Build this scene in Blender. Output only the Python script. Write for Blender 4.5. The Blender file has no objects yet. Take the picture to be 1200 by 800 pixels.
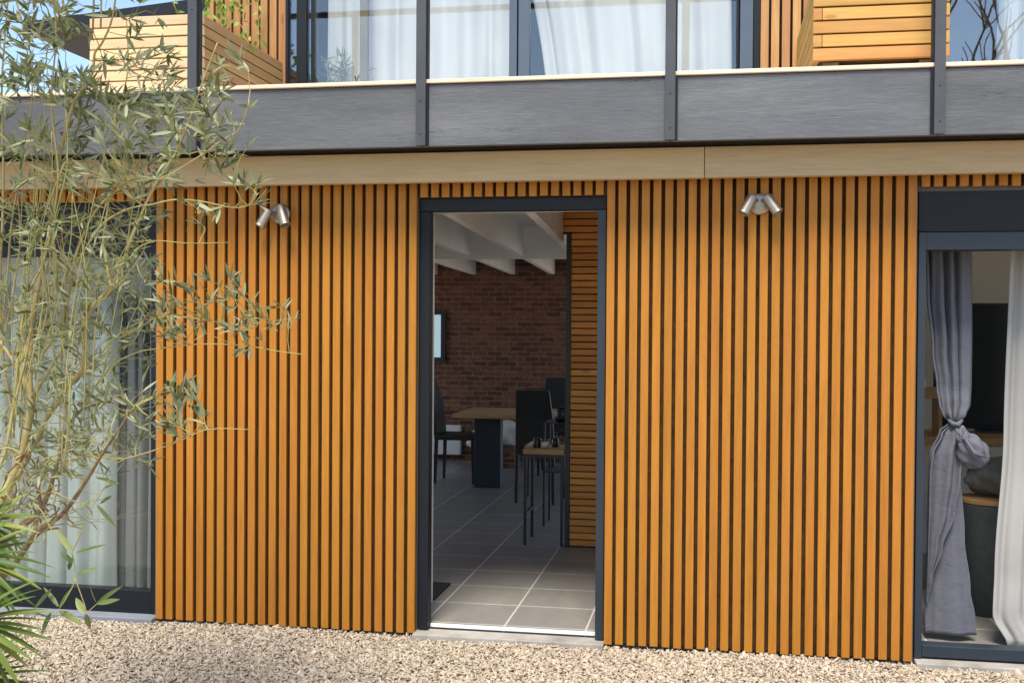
import bpy, math, random
import numpy as np
from mathutils import Vector, Matrix

R = math.radians
random.seed(7)
rng = np.random.default_rng(7)
scene = bpy.context.scene
COL = scene.collection

# ------------------------------------------------------------------ camera
CAM = Vector((0.0, -5.4, 1.6))
FPX = 1313.3                                   # focal length in photo pixels (1200 wide)
yaw, pitch, roll = R(10.145), R(-0.775), R(0.388)
fw = Vector((-math.sin(yaw) * math.cos(pitch), math.cos(yaw) * math.cos(pitch), math.sin(pitch)))
rt = Vector((math.cos(yaw), math.sin(yaw), 0.0))
up = rt.cross(fw)
rt, up = rt * math.cos(roll) + up * math.sin(roll), up * math.cos(roll) - rt * math.sin(roll)
cd = bpy.data.cameras.new('camera')
cd.sensor_width = 36.0
cd.lens = FPX / 1200.0 * 36.0
cd.clip_start = 0.05
cd.clip_end = 2000
cam = bpy.data.objects.new('camera', cd)
COL.objects.link(cam)
m = Matrix((rt, up, -fw)).transposed().to_4x4()
m.translation = CAM
cam.matrix_world = m
scene.camera = cam


def P(px, py, d):
    """world point seen at photo pixel (px, py), d metres along the view axis"""
    return CAM + (rt * ((px - 600) / FPX) - up * ((py - 400) / FPX) + fw) * d


# ------------------------------------------------------------------ helpers
class MB:
    """collects shapes into one mesh; every island gets a random number for material variation"""
    def __init__(s):
        s.v = []; s.f = []; s.r = []

    def add(s, vs, fs, r=None):
        r = random.random() if r is None else r
        o = len(s.v)
        s.v.extend([tuple(p) for p in vs])
        for q in fs:
            s.f.append(tuple(i + o for i in q)); s.r.append(r)
        return s

    def box(s, x0, x1, y0, y1, z0, z1, M=None, r=None):
        vs = [Vector(p) for p in ((x0, y0, z0), (x1, y0, z0), (x1, y1, z0), (x0, y1, z0),
                                  (x0, y0, z1), (x1, y0, z1), (x1, y1, z1), (x0, y1, z1))]
        if M is not None: vs = [M @ p for p in vs]
        return s.add(vs, [(0, 3, 2, 1), (4, 5, 6, 7), (0, 1, 5, 4), (1, 2, 6, 5), (2, 3, 7, 6), (3, 0, 4, 7)], r)

    def tube(s, pts, rad, n=6, r=None, cap=True):
        pts = [Vector(p) for p in pts]
        if not isinstance(rad, (list, tuple)): rad = [rad] * len(pts)
        vs = []; fs = []
        ref = None
        for i, p in enumerate(pts):
            t = (pts[min(i + 1, len(pts) - 1)] - pts[max(i - 1, 0)])
            if t.length < 1e-9: t = Vector((0, 0, 1))
            t.normalize()
            if ref is None:
                ref = t.orthogonal().normalized()
            else:
                ref = (ref - t * ref.dot(t))
                ref = ref.normalized() if ref.length > 1e-6 else t.orthogonal().normalized()
            b = t.cross(ref)
            for k in range(n):
                a = 2 * math.pi * k / n
                vs.append(p + (ref * math.cos(a) + b * math.sin(a)) * rad[i])
        for i in range(len(pts) - 1):
            for k in range(n):
                k2 = (k + 1) % n
                fs.append((i * n + k, i * n + k2, (i + 1) * n + k2, (i + 1) * n + k))
        if cap:
            fs.append(tuple(range(n - 1, -1, -1)))
            fs.append(tuple((len(pts) - 1) * n + k for k in range(n)))
        return s.add(vs, fs, r)

    def lathe(s, prof, c, n=32, r=None, axis=None):
        """profile [(radius, height)] turned about axis through c"""
        ax = Vector(axis or (0, 0, 1)).normalized()
        u = ax.orthogonal().normalized(); w = ax.cross(u)
        c = Vector(c); vs = []; fs = []
        for (rr, h) in prof:
            for k in range(n):
                a = 2 * math.pi * k / n
                vs.append(c + ax * h + (u * math.cos(a) + w * math.sin(a)) * rr)
        for i in range(len(prof) - 1):
            for k in range(n):
                k2 = (k + 1) % n
                fs.append((i * n + k, i * n + k2, (i + 1) * n + k2, (i + 1) * n + k))
        fs.append(tuple(range(n - 1, -1, -1)))
        fs.append(tuple((len(prof) - 1) * n + k for k in range(n)))
        return s.add(vs, fs, r)

    def build(s, name, mat, parent=None, smooth=False, bevel=0, loc=None):
        me = bpy.data.meshes.new(name)
        vs = s.v
        if loc is not None: vs = [(p[0] - loc[0], p[1] - loc[1], p[2] - loc[2]) for p in vs]
        me.from_pydata(vs, [], s.f)
        at = me.attributes.new('rnd', 'FLOAT', 'FACE')
        at.data.foreach_set('value', s.r)
        me.materials.append(mat)
        if smooth: me.polygons.foreach_set('use_smooth', [True] * len(me.polygons))
        me.update()
        o = bpy.data.objects.new(name, me)
        COL.objects.link(o)
        if loc is not None: o.location = loc
        if parent is not None: o.parent = parent
        if bevel:
            b = o.modifiers.new('bevel', 'BEVEL'); b.width = bevel; b.segments = 2; b.limit_method = 'ANGLE'
            b.angle_limit = R(50)
        return o


def tag(o, label, cat, group=None, kind=None):
    if label: o['label'] = label
    if cat: o['category'] = cat
    if group: o['group'] = group
    if kind: o['kind'] = kind
    return o


def thing(name, label, cat, group=None, kind=None):
    o = bpy.data.objects.new(name, None)
    o.empty_display_size = 0.1
    COL.objects.link(o)
    return tag(o, label, cat, group, kind)


def each(name, boxes, mat_, parent, bevel=0):
    for q in boxes: MB().box(*q).build(name, mat_, parent, bevel=bevel)


def setting(o):
    o['kind'] = 'structure'
    return o


# ------------------------------------------------------------------ materials
def mat(name):
    mt = bpy.data.materials.new(name); mt.use_nodes = True
    nt = mt.node_tree
    b = nt.nodes['Principled BSDF']
    return mt, nt, b


def N(nt, t, **kw):
    n = nt.nodes.new(t)
    for k, v in kw.items():
        if k in n.inputs: n.inputs[k].default_value = v
        else: setattr(n, k, v)
    return n


def L(nt, a, b): nt.links.new(a, b)


def ramp(nt, fac, stops):
    r = nt.nodes.new('ShaderNodeValToRGB')
    e = r.color_ramp.elements
    while len(e) < len(stops): e.new(0.5)
    for i, (p, c) in enumerate(stops):
        e[i].position = p; e[i].color = (*c, 1)
    L(nt, fac, r.inputs[0])
    return r.outputs[0]


def coords(nt, scale=(1, 1, 1), loc=(0, 0, 0), rot=(0, 0, 0)):
    g = nt.nodes.new('ShaderNodeTexCoord')
    mp = nt.nodes.new('ShaderNodeMapping')
    mp.inputs['Scale'].default_value = scale
    mp.inputs['Location'].default_value = loc
    mp.inputs['Rotation'].default_value = rot
    L(nt, g.outputs['Object'], mp.inputs[0])
    return mp.outputs[0]


def noise(nt, vec, scale=5, detail=4, rough=0.55, dist=0.0):
    n = nt.nodes.new('ShaderNodeTexNoise')
    n.inputs['Scale'].default_value = scale; n.inputs['Detail'].default_value = detail
    n.inputs['Roughness'].default_value = rough; n.inputs['Distortion'].default_value = dist
    if vec is not None: L(nt, vec, n.inputs['Vector'])
    return n.outputs[0]


def rnd(nt):
    a = nt.nodes.new('ShaderNodeAttribute'); a.attribute_name = 'rnd'
    return a.outputs['Fac']


def math_(nt, op, a, b=None):
    n = nt.nodes.new('ShaderNodeMath'); n.operation = op
    for i, x in enumerate((a, b)):
        if x is None: continue
        if isinstance(x, (int, float)): n.inputs[i].default_value = x
        else: L(nt, x, n.inputs[i])
    return n.outputs[0]


def mixc(nt, fac, a, b, mode='MIX'):
    n = nt.nodes.new('ShaderNodeMix'); n.data_type = 'RGBA'; n.blend_type = mode
    for i, x in ((0, fac), (6, a), (7, b)):
        if isinstance(x, (int, float)): n.inputs[i].default_value = x
        elif isinstance(x, tuple): n.inputs[i].default_value = (*x, 1)
        else: L(nt, x, n.inputs[i])
    return n.outputs[2]


def bump(nt, b, h, strength=0.3, dist=0.01):
    n = nt.nodes.new('ShaderNodeBump')
    n.inputs['Strength'].default_value = strength; n.inputs['Distance'].default_value = dist
    L(nt, h, n.inputs['Height']); L(nt, n.outputs[0], b.inputs['Normal'])


def plain(name, col, rough=0.5, metal=0.0, var=0.08, nscale=6, bumpy=0.0, spec=0.5):
    mt, nt, b = mat(name)
    n = noise(nt, coords(nt), nscale, 5)
    lo = tuple(c * (1 - var) for c in col); hi = tuple(min(1, c * (1 + var)) for c in col)
    L(nt, ramp(nt, n, [(0.3, lo), (0.7, hi)]), b.inputs['Base Color'])
    b.inputs['Roughness'].default_value = rough; b.inputs['Metallic'].default_value = metal
    b.inputs['Specular IOR Level'].default_value = spec
    if bumpy: bump(nt, b, noise(nt, coords(nt), nscale * 12, 4), bumpy, 0.004)
    return mt


def wood(name, dark, light, along='Z', rough=0.6, var=0.16, grain=1.0, knots=0.0, fine=60, spec=0.3, hue=None):
    """grain along one axis; every board (rnd) differs in tone and in where its grain lies"""
    mt, nt, b = mat(name)
    sc = {'X': (0.35, 6, 6), 'Y': (6, 0.35, 6), 'Z': (6, 6, 0.35)}[along]
    g = nt.nodes.new('ShaderNodeTexCoord')
    off = nt.nodes.new('ShaderNodeVectorMath'); off.operation = 'ADD'
    cmb = nt.nodes.new('ShaderNodeCombineXYZ')
    rr = rnd(nt)
    k = math_(nt, 'MULTIPLY', rr, 37.0)
    for i in range(3): L(nt, k, cmb.inputs[i])
    L(nt, g.outputs['Object'], off.inputs[0]); L(nt, cmb.outputs[0], off.inputs[1])
    mp = nt.nodes.new('ShaderNodeMapping'); mp.inputs['Scale'].default_value = sc
    L(nt, off.outputs[0], mp.inputs[0])
    n1 = noise(nt, mp.outputs[0], fine / 6, 6, 0.65, 0.4)
    n2 = noise(nt, mp.outputs[0], 1.6, 3, 0.5, 0.8)
    mid = tuple((a + c) / 2 for a, c in zip(dark, light))
    mixn = math_(nt, 'ADD', math_(nt, 'MULTIPLY', n1, 0.6), math_(nt, 'MULTIPLY', n2, 0.4))
    c = ramp(nt, mixn, [(0.34, dark), (0.5, mid), (0.66, light)])
    hsv = nt.nodes.new('ShaderNodeHueSaturation')
    val = math_(nt, 'ADD', math_(nt, 'MULTIPLY', rr, 2 * var), 1 - var)
    L(nt, val, hsv.inputs['Value'])
    r2 = math_(nt, 'FRACT', math_(nt, 'MULTIPLY', rr, 17.3))
    hv = 0.018 if hue is None else hue
    L(nt, math_(nt, 'ADD', math_(nt, 'MULTIPLY', r2, hv), 0.5 - hv / 2), hsv.inputs['Hue'])
    L(nt, c, hsv.inputs['Color'])
    out = hsv.outputs[0]
    if knots:
        vo = nt.nodes.new('ShaderNodeTexVoronoi')
        mp2 = nt.nodes.new('ShaderNodeMapping')
        mp2.inputs['Scale'].default_value = {'X': (3, 9, 9), 'Y': (9, 3, 9), 'Z': (9, 9, 3)}[along]
        L(nt, off.outputs[0], mp2.inputs[0]); L(nt, mp2.outputs[0], vo.inputs['Vector']); vo.inputs['Scale'].default_value = 1.0
        kf = nt.nodes.new('ShaderNodeMapRange')
        kf.inputs[1].default_value = 0.06; kf.inputs[2].default_value = 0.12; kf.inputs[3].default_value = knots; kf.inputs[4].default_value = 0
        L(nt, vo.outputs[0], kf.inputs[0])
        out = mixc(nt, kf.outputs[0], out, tuple(c * 0.45 for c in dark))
    L(nt, out, b.inputs['Base Color'])
    b.inputs['Roughness'].default_value = rough
    b.inputs['Specular IOR Level'].default_value = spec
    bump(nt, b, n1, 0.35 * grain, 0.002)
    return mt


M = {}
M['slat'] = wood('stained_slat_wood', (0.335, 0.125, 0.013), (0.465, 0.188, 0.022), 'Z', 0.55, 0.055, grain=1.2, hue=0.006)
M['slat_up'] = wood('weathered_upper_slat_wood', (0.34, 0.155, 0.055), (0.50, 0.265, 0.11), 'Z', 0.65, 0.13, knots=0.5)
M['slat_in'] = wood('indoor_slat_wood', (0.62, 0.235, 0.045), (0.84, 0.40, 0.10), 'X', 0.5, 0.14, hue=0.008, knots=0.5)
M['plank_pale'] = wood('sun_bleached_planks', (0.62, 0.42, 0.21), (0.80, 0.60, 0.36), 'X', 0.7, 0.10, knots=0.4)
M['plank_side_shaded'] = wood('pale_planks_shaded', (0.30, 0.175, 0.075), (0.44, 0.28, 0.13), 'Y', 0.7, 0.12, knots=0.5)  # browner copy of the pale planks, side shade put into the colour
M['plank_gold'] = wood('golden_planks', (0.44, 0.215, 0.055), (0.58, 0.32, 0.10), 'X', 0.6, 0.10, knots=0.5)
M['plank_goldside_shaded'] = wood('golden_planks_shaded', (0.38, 0.22, 0.055), (0.50, 0.31, 0.10), 'Y', 0.65, 0.10)  # darker olive copy of the golden planks with the side shade painted in
M['beam'] = wood('beige_beam_board', (0.42, 0.30, 0.165), (0.54, 0.40, 0.235), 'X', 0.65, 0.05, fine=90)
M['ledge'] = wood('pale_deck_edge', (0.66, 0.52, 0.36), (0.84, 0.72, 0.55), 'X', 0.7, 0.05, knots=0.5)
M['table_wood'] = wood('oak_top', (0.42, 0.24, 0.10), (0.60, 0.38, 0.18), 'X', 0.45, 0.05)
M['lid_wood'] = wood('lid_wood', (0.50, 0.28, 0.10), (0.68, 0.44, 0.20), 'X', 0.5, 0.05)


def fascia_mat():
    mt, nt, b = mat('grey_painted_board')
    v = coords(nt, (1.6, 24, 26))
    n1 = noise(nt, v, 6, 8, 0.75, 0.9)
    n2 = noise(nt, coords(nt, (0.5, 1, 2.0)), 2.3, 4)
    n3 = noise(nt, coords(nt, (0.9, 3, 9)), 1.7, 5, 0.55, 0.5)
    crack = nt.nodes.new('ShaderNodeMapRange')
    crack.inputs[1].default_value = 0.0; crack.inputs[2].default_value = 0.010; crack.inputs[3].default_value = 1.0; crack.inputs[4].default_value = 0.0
    L(nt, math_(nt, 'ABSOLUTE', math_(nt, 'SUBTRACT', n3, 0.56)), crack.inputs[0])
    gate = nt.nodes.new('ShaderNodeMapRange')
    gate.inputs[1].default_value = 0.60; gate.inputs[2].default_value = 0.68
    L(nt, noise(nt, coords(nt, (1.2, 1, 4), loc=(3, 0, 1)), 2.0, 3), gate.inputs[0])
    ck = math_(nt, 'MULTIPLY', crack.outputs[0], gate.outputs[0])
    c = ramp(nt, math_(nt, 'ADD', math_(nt, 'MULTIPLY', n1, 0.55), math_(nt, 'MULTIPLY', n2, 0.45)),
             [(0.32, (0.055, 0.057, 0.062)), (0.5, (0.092, 0.095, 0.101)), (0.68, (0.150, 0.152, 0.156))])
    hs = nt.nodes.new('ShaderNodeHueSaturation'); L(nt, c, hs.inputs['Color'])
    L(nt, math_(nt, 'ADD', math_(nt, 'MULTIPLY', rnd(nt), 0.35), 0.82), hs.inputs['Value'])
    L(nt, mixc(nt, ck, hs.outputs[0], (0.02, 0.02, 0.022)), b.inputs['Base Color'])
    bump(nt, b, math_(nt, 'SUBTRACT', n1, math_(nt, 'MULTIPLY', ck, 0.7)), 0.55, 0.003)
    b.inputs['Roughness'].default_value = 0.6
    return mt


M['fascia'] = fascia_mat()
M['post'] = plain('grey_post_paint', (0.055, 0.058, 0.063), 0.5, 0, 0.12, 9, 0.08)
M['anthracite'] = plain('anthracite_aluminium', (0.008, 0.0105, 0.0135), 0.5, 0.0, 0.1, 4, spec=0.3)
M['frame_light'] = plain('blue_grey_aluminium', (0.022, 0.031, 0.042), 0.45, 0.0, 0.08, 4, spec=0.4)
M['black'] = plain('black_membrane', (0.018, 0.014, 0.012), 0.9, 0, 0.3, 20, spec=0.1)
M['brown_board'] = plain('dark_brown_board', (0.055, 0.030, 0.012), 0.9, 0, 0.3, 20, spec=0.1)
M['black_metal'] = plain('black_metal', (0.03, 0.032, 0.034), 0.45, 0, 0.1)
M['rack_metal'] = plain('dark_grey_steel', (0.035, 0.037, 0.04), 0.4, 0.2, 0.1)
M['olive_reflection'] = plain('olive_brown_reflection', (0.17, 0.145, 0.075), 0.6, 0, 0.15)
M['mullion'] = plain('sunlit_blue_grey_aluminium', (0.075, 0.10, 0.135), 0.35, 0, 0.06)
M['white_alu'] = plain('white_aluminium', (0.78, 0.76, 0.72), 0.4, 0, 0.05)
M['plaster'] = plain('pale_plaster', (0.74, 0.70, 0.63), 0.9, 0, 0.05, 3, 0.05)
M['render_wall'] = plain('dark_render', (0.10, 0.095, 0.09), 0.9, 0, 0.1, 6, 0.1)
M['white_paint'] = plain('white_ceiling_paint', (0.84, 0.81, 0.76), 0.8, 0, 0.04, 4)
M['leatherette'] = plain('black_leatherette', (0.022, 0.023, 0.025), 0.5, 0, 0.15, 30, 0.1)
M['navy'] = plain('navy_painted_wood', (0.022, 0.03, 0.05), 0.5, 0, 0.1)
M['nickel'] = plain('brushed_nickel', (0.40, 0.35, 0.275), 0.5, 0.9, 0.08, 40)
M['dark_tub'] = plain('dark_grey_felt', (0.095, 0.105, 0.105), 0.9, 0, 0.15, 25, 0.2)
M['cushion'] = plain('grey_green_cloth', (0.24, 0.245, 0.22), 0.95, 0, 0.15, 25, 0.3)
M['wax'] = plain('white_wax', (0.75, 0.72, 0.66), 0.5)
M['mat_rubber'] = plain('black_door_mat', (0.012, 0.012, 0.013), 0.95, 0, 0.3, 60, 0.5)
M['screen'] = plain('dark_screen', (0.016, 0.020, 0.023), 0.25)


def concrete_mat():
    mt, nt, b = mat('concrete')
    n = noise(nt, coords(nt), 9, 8, 0.65)
    n2 = noise(nt, coords(nt), 2.2, 3)
    L(nt, ramp(nt, math_(nt, 'ADD', math_(nt, 'MULTIPLY', n, .6), math_(nt, 'MULTIPLY', n2, .4)),
               [(0.33, (0.21, 0.19, 0.16)), (0.5, (0.33, 0.30, 0.255)), (0.68, (0.44, 0.405, 0.35))]), b.inputs['Base Color'])
    b.inputs['Roughness'].default_value = 0.9
    bump(nt, b, noise(nt, coords(nt), 60, 6), 0.4, 0.004)
    return mt


M['concrete'] = concrete_mat()


def tile_mat():
    mt, nt, b = mat('floor_tiles')
    br = nt.nodes.new('ShaderNodeTexBrick')
    br.offset = 0.0; br.squash = 1.0
    L(nt, coords(nt, (1, 1, 1), (1.018 - 0.41 * 20 * -1, -0.14 + 0.41 * 20, 0)), br.inputs['Vector'])
    br.inputs['Scale'].default_value = 1.0
    br.inputs['Brick Width'].default_value = 0.41; br.inputs['Row Height'].default_value = 0.41
    br.inputs['Mortar Size'].default_value = 0.0048; br.inputs['Mortar Smooth'].default_value = 0.1
    br.inputs['Bias'].default_value = 0
    br.inputs['Color1'].default_value = (0.215, 0.200, 0.180, 1); br.inputs['Color2'].default_value = (0.25, 0.232, 0.208, 1)
    br.inputs['Mortar'].default_value = (0.55, 0.52, 0.47, 1)
    n = noise(nt, coords(nt, (1, 0.25, 1)), 14, 7, 0.7)
    L(nt, mixc(nt, 0.5, br.outputs['Color'], ramp(nt, n, [(0.3, (0.42, 0.42, 0.42)), (0.7, (0.58, 0.58, 0.58))]), 'OVERLAY'), b.inputs['Base Color'])
    L(nt, math_(nt, 'ADD', math_(nt, 'MULTIPLY', n, 0.18), 0.30), b.inputs['Roughness'])
    bump(nt, b, br.outputs['Fac'], -0.2, 0.002)
    return mt


M['tiles'] = tile_mat()


def brick_mat():
    mt, nt, b = mat('red_brick')
    g = nt.nodes.new('ShaderNodeTexCoord')
    sep = nt.nodes.new('ShaderNodeSeparateXYZ'); L(nt, g.outputs['Object'], sep.inputs[0])
    cmb = nt.nodes.new('ShaderNodeCombineXYZ')
    L(nt, math_(nt, 'ADD', sep.outputs[0], sep.outputs[1]), cmb.inputs[0]); L(nt, sep.outputs[2], cmb.inputs[1])
    wob = nt.nodes.new('ShaderNodeTexNoise'); wob.inputs['Scale'].default_value = 9; wob.inputs['Detail'].default_value = 3
    L(nt, cmb.outputs[0], wob.inputs['Vector'])
    ad = nt.nodes.new('ShaderNodeVectorMath'); ad.operation = 'MULTIPLY_ADD'
    L(nt, wob.outputs['Color'], ad.inputs[0]); ad.inputs[1].default_value = (0.06, 0.030, 0); L(nt, cmb.outputs[0], ad.inputs[2])
    br = nt.nodes.new('ShaderNodeTexBrick')
    L(nt, ad.outputs[0], br.inputs['Vector'])
    br.inputs['Scale'].default_value = 1.0
    br.inputs['Brick Width'].default_value = 0.165; br.inputs['Row Height'].default_value = 0.0555
    br.inputs['Mortar Size'].default_value = 0.006; br.inputs['Mortar Smooth'].default_value = 0.3; br.inputs['Bias'].default_value = -0.1
    br.inputs['Color1'].default_value = (0.125, 0.046, 0.027, 1); br.inputs['Color2'].default_value = (0.29, 0.118, 0.068, 1)
    br.inputs['Mortar'].default_value = (0.27, 0.195, 0.14, 1)
    n = noise(nt, ad.outputs[0], 16, 6, 0.7)
    c = mixc(nt, 0.8, br.outputs['Color'], ramp(nt, n, [(0.3, (0.25, 0.25, 0.25)), (0.7, (0.72, 0.70, 0.68))]), 'OVERLAY')
    L(nt, c, b.inputs['Base Color']); b.inputs['Roughness'].default_value = 0.9
    bump(nt, b, math_(nt, 'ADD', math_(nt, 'MULTIPLY', br.outputs['Fac'], -1.0), n), 0.8, 0.012)
    return mt


M['brick'] = brick_mat()


def stone_mat():
    mt, nt, b = mat('limestone_chips')
    r = rnd(nt)
    c = ramp(nt, r, [(0.0, (0.28, 0.215, 0.15)), (0.12, (0.39, 0.31, 0.22)), (0.35, (0.47, 0.385, 0.275)), (0.58, (0.53, 0.44, 0.325)),
                     (0.74, (0.42, 0.37, 0.30)), (0.86, (0.50, 0.375, 0.25)), (0.95, (0.59, 0.52, 0.41))])
    n = noise(nt, coords(nt), 70, 4)
    L(nt, mixc(nt, 0.5, c, ramp(nt, n, [(0.3, (0.4, 0.4, 0.4)), (0.7, (0.6, 0.6, 0.6))]), 'OVERLAY'), b.inputs['Base Color'])
    b.inputs['Roughness'].default_value = 0.85; b.inputs['Specular IOR Level'].default_value = 0.25
    bump(nt, b, n, 0.3, 0.002)
    return mt


def ground_mat():
    mt, nt, b = mat('gravel_ground')
    vo = nt.nodes.new('ShaderNodeTexVoronoi'); vo.inputs['Scale'].default_value = 38
    L(nt, coords(nt, (1, 1.3, 1)), vo.inputs['Vector'])
    sep = nt.nodes.new('ShaderNodeSeparateColor'); L(nt, vo.outputs['Color'], sep.inputs[0])
    c = ramp(nt, sep.outputs[0], [(0.0, (0.26, 0.20, 0.15)), (0.3, (0.46, 0.38, 0.28)), (0.6, (0.56, 0.48, 0.38)), (1.0, (0.48, 0.36, 0.25))])
    L(nt, c, b.inputs['Base Color']); b.inputs['Roughness'].default_value = 0.9
    bump(nt, b, vo.outputs['Distance'], -0.9, 0.02)
    return mt


def cloth(name, col, rough=0.9, transl=0.25, weave=220, var=0.06, see=0.0, wrinkle=0.0):
    mt, nt, b = mat(name)
    v = coords(nt)
    n = noise(nt, v, 3, 4)
    c = ramp(nt, n, [(0.3, tuple(x * (1 - var) for x in col)), (0.7, tuple(min(1, x * (1 + var)) for x in col))])
    L(nt, c, b.inputs['Base Color']); b.inputs['Roughness'].default_value = rough
    b.inputs['Specular IOR Level'].default_value = 0.15
    hh = noise(nt, coords(nt, (1, 1, 0.15)), weave, 3)
    if wrinkle:
        wk = noise(nt, coords(nt, (1.0, 1.0, 1.5), rot=(0, 0.5, 0)), 11, 5, 0.6, 1.2)
        hh = math_(nt, 'ADD', math_(nt, 'MULTIPLY', hh, 0.12), math_(nt, 'MULTIPLY', wk, 3.0 * wrinkle))
        bump(nt, b, hh, 0.5, 0.006)
    else:
        bump(nt, b, hh, 0.25, 0.002)
    tr = nt.nodes.new('ShaderNodeBsdfTranslucent'); L(nt, c, tr.inputs['Color'])
    mx = nt.nodes.new('ShaderNodeMixShader'); mx.inputs[0].default_value = transl
    L(nt, b.outputs[0], mx.inputs[1]); L(nt, tr.outputs[0], mx.inputs[2])
    out = mx.outputs[0]
    if see:
        tp = nt.nodes.new('ShaderNodeBsdfTransparent')
        m2 = nt.nodes.new('ShaderNodeMixShader'); m2.inputs[0].default_value = see
        L(nt, out, m2.inputs[1]); L(nt, tp.outputs[0], m2.inputs[2]); out = m2.outputs[0]
    L(nt, out, nt.nodes['Material Output'].inputs[0])
    return mt


M['grey_curtain'] = cloth('grey_curtain_cloth', (0.135, 0.136, 0.158), 0.8, 0.08, wrinkle=0.5)
M['white_curtain'] = cloth('white_voile', (0.46, 0.45, 0.42), 0.9, 0.25)
M['upper_curtain'] = cloth('bright_white_voile', (0.67, 0.68, 0.65), 0.9, 0.15)
M['green_white_curtain'] = cloth('pale_voile', (0.48, 0.50, 0.47), 0.9, 0.2)
M['light_grey_curtain'] = cloth('light_grey_curtain_cloth', (0.19, 0.192, 0.197), 0.8, 0.1)
M['ring'] = plain('pale_metal_ring', (0.4, 0.4, 0.39), 0.3, 0.8)


def glass_mat(name, ior, tint=(1, 1, 1)):
    mt = bpy.data.materials.new(name); mt.use_nodes = True
    nt = mt.node_tree; nt.nodes.clear()
    o = nt.nodes.new('ShaderNodeOutputMaterial')
    tp = nt.nodes.new('ShaderNodeBsdfTransparent'); tp.inputs[0].default_value = (*tint, 1)
    gl = nt.nodes.new('ShaderNodeBsdfGlossy'); gl.inputs['Roughness'].default_value = 0.01
    f0 = ((ior - 1) / (ior + 1)) ** 2
    ge = nt.nodes.new('ShaderNodeNewGeometry')
    dt = nt.nodes.new('ShaderNodeVectorMath'); dt.operation = 'DOT_PRODUCT'
    L(nt, ge.outputs['Normal'], dt.inputs[0]); L(nt, ge.outputs['Incoming'], dt.inputs[1])
    om = math_(nt, 'SUBTRACT', 1.0, math_(nt, 'ABSOLUTE', dt.outputs['Value']))
    fac = math_(nt, 'ADD', math_(nt, 'MULTIPLY', math_(nt, 'POWER', om, 5.0), 1 - f0), f0)
    bp = nt.nodes.new('ShaderNodeBump'); bp.inputs['Strength'].default_value = 0.04; bp.inputs['Distance'].default_value = 0.01
    L(nt, noise(nt, coords(nt), 1.6, 2), bp.inputs['Height']); L(nt, bp.outputs[0], gl.inputs['Normal'])
    mx = nt.nodes.new('ShaderNodeMixShader')
    L(nt, fac, mx.inputs[0]); L(nt, tp.outputs[0], mx.inputs[1]); L(nt, gl.outputs[0], mx.inputs[2])
    L(nt, mx.outputs[0], o.inputs[0])
    return mt


M['glass'] = glass_mat('window_glass', 2.0, (0.99, 1.0, 1.0))
M['glass_sky'] = glass_mat('coated_window_glass', 2.5, (0.97, 0.99, 1.0))
M['glass_dark'] = glass_mat('lower_window_glass', 1.5, (0.95, 0.98, 0.97))
M['jar_glass'] = glass_mat('jar_glass', 1.45)


def leaf_mat(name, stops, transl=0.25, rough=0.5):
    mt, nt, b = mat(name)
    c = ramp(nt, rnd(nt), stops)
    L(nt, c, b.inputs['Base Color']); b.inputs['Roughness'].default_value = rough
    b.inputs['Specular IOR Level'].default_value = 0.35
    tr = nt.nodes.new('ShaderNodeBsdfTranslucent')
    L(nt, mixc(nt, 0.5, c, (0.30, 0.32, 0.04)), tr.inputs['Color'])
    mx = nt.nodes.new('ShaderNodeMixShader'); mx.inputs[0].default_value = transl
    L(nt, b.outputs[0], mx.inputs[1]); L(nt, tr.outputs[0], mx.inputs[2])
    L(nt, mx.outputs[0], nt.nodes['Material Output'].inputs[0])
    return mt


M['olive_leaf'] = leaf_mat('olive_leaf', [(0.0, (0.085, 0.105, 0.045)), (0.35, (0.175, 0.20, 0.085)), (0.65, (0.26, 0.275, 0.15)), (0.88, (0.31, 0.325, 0.19)), (1.0, (0.42, 0.40, 0.25))], 0.15)
M['shoot_leaf'] = leaf_mat('shoot_leaf', [(0.0, (0.06, 0.11, 0.03)), (0.6, (0.12, 0.17, 0.05)), (1.0, (0.24, 0.28, 0.10))])
M['palm_leaf'] = leaf_mat('palm_leaf', [(0.0, (0.05, 0.10, 0.015)), (0.5, (0.10, 0.16, 0.025)), (1.0, (0.24, 0.27, 0.05))], 0.2)
M['vine_leaf'] = leaf_mat('vine_leaf', [(0.0, (0.10, 0.22, 0.02)), (0.6, (0.20, 0.34, 0.04)), (1.0, (0.42, 0.46, 0.08))], 0.35)
M['hedge_leaf'] = leaf_mat('hedge_leaf', [(0.0, (0.03, 0.05, 0.02)), (1.0, (0.07, 0.10, 0.035))], 0.1)


def bark_mat(name, dark, light, young=0.0):
    mt, nt, b = mat(name)
    n = noise(nt, coords(nt, (1, 1, 0.35)), 60, 6, 0.7, 0.5)
    n2 = noise(nt, coords(nt), 7, 3)
    mxn = nt.nodes.new('ShaderNodeMix'); mxn.data_type = 'RGBA'
    L(nt, math_(nt, 'MULTIPLY', rnd(nt), young), mxn.inputs[0]); mxn.inputs[7].default_value = (0.36, 0.36, 0.10, 1)
    L(nt, ramp(nt, math_(nt, 'ADD', math_(nt, 'MULTIPLY', n, .6), math_(nt, 'MULTIPLY', n2, .4)),
               [(0.32, dark), (0.66, light)]), mxn.inputs[6])
    L(nt, mxn.outputs[2], b.inputs['Base Color'])
    b.inputs['Roughness'].default_value = 0.8
    bump(nt, b, n, 0.6, 0.004)
    return mt


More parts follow.
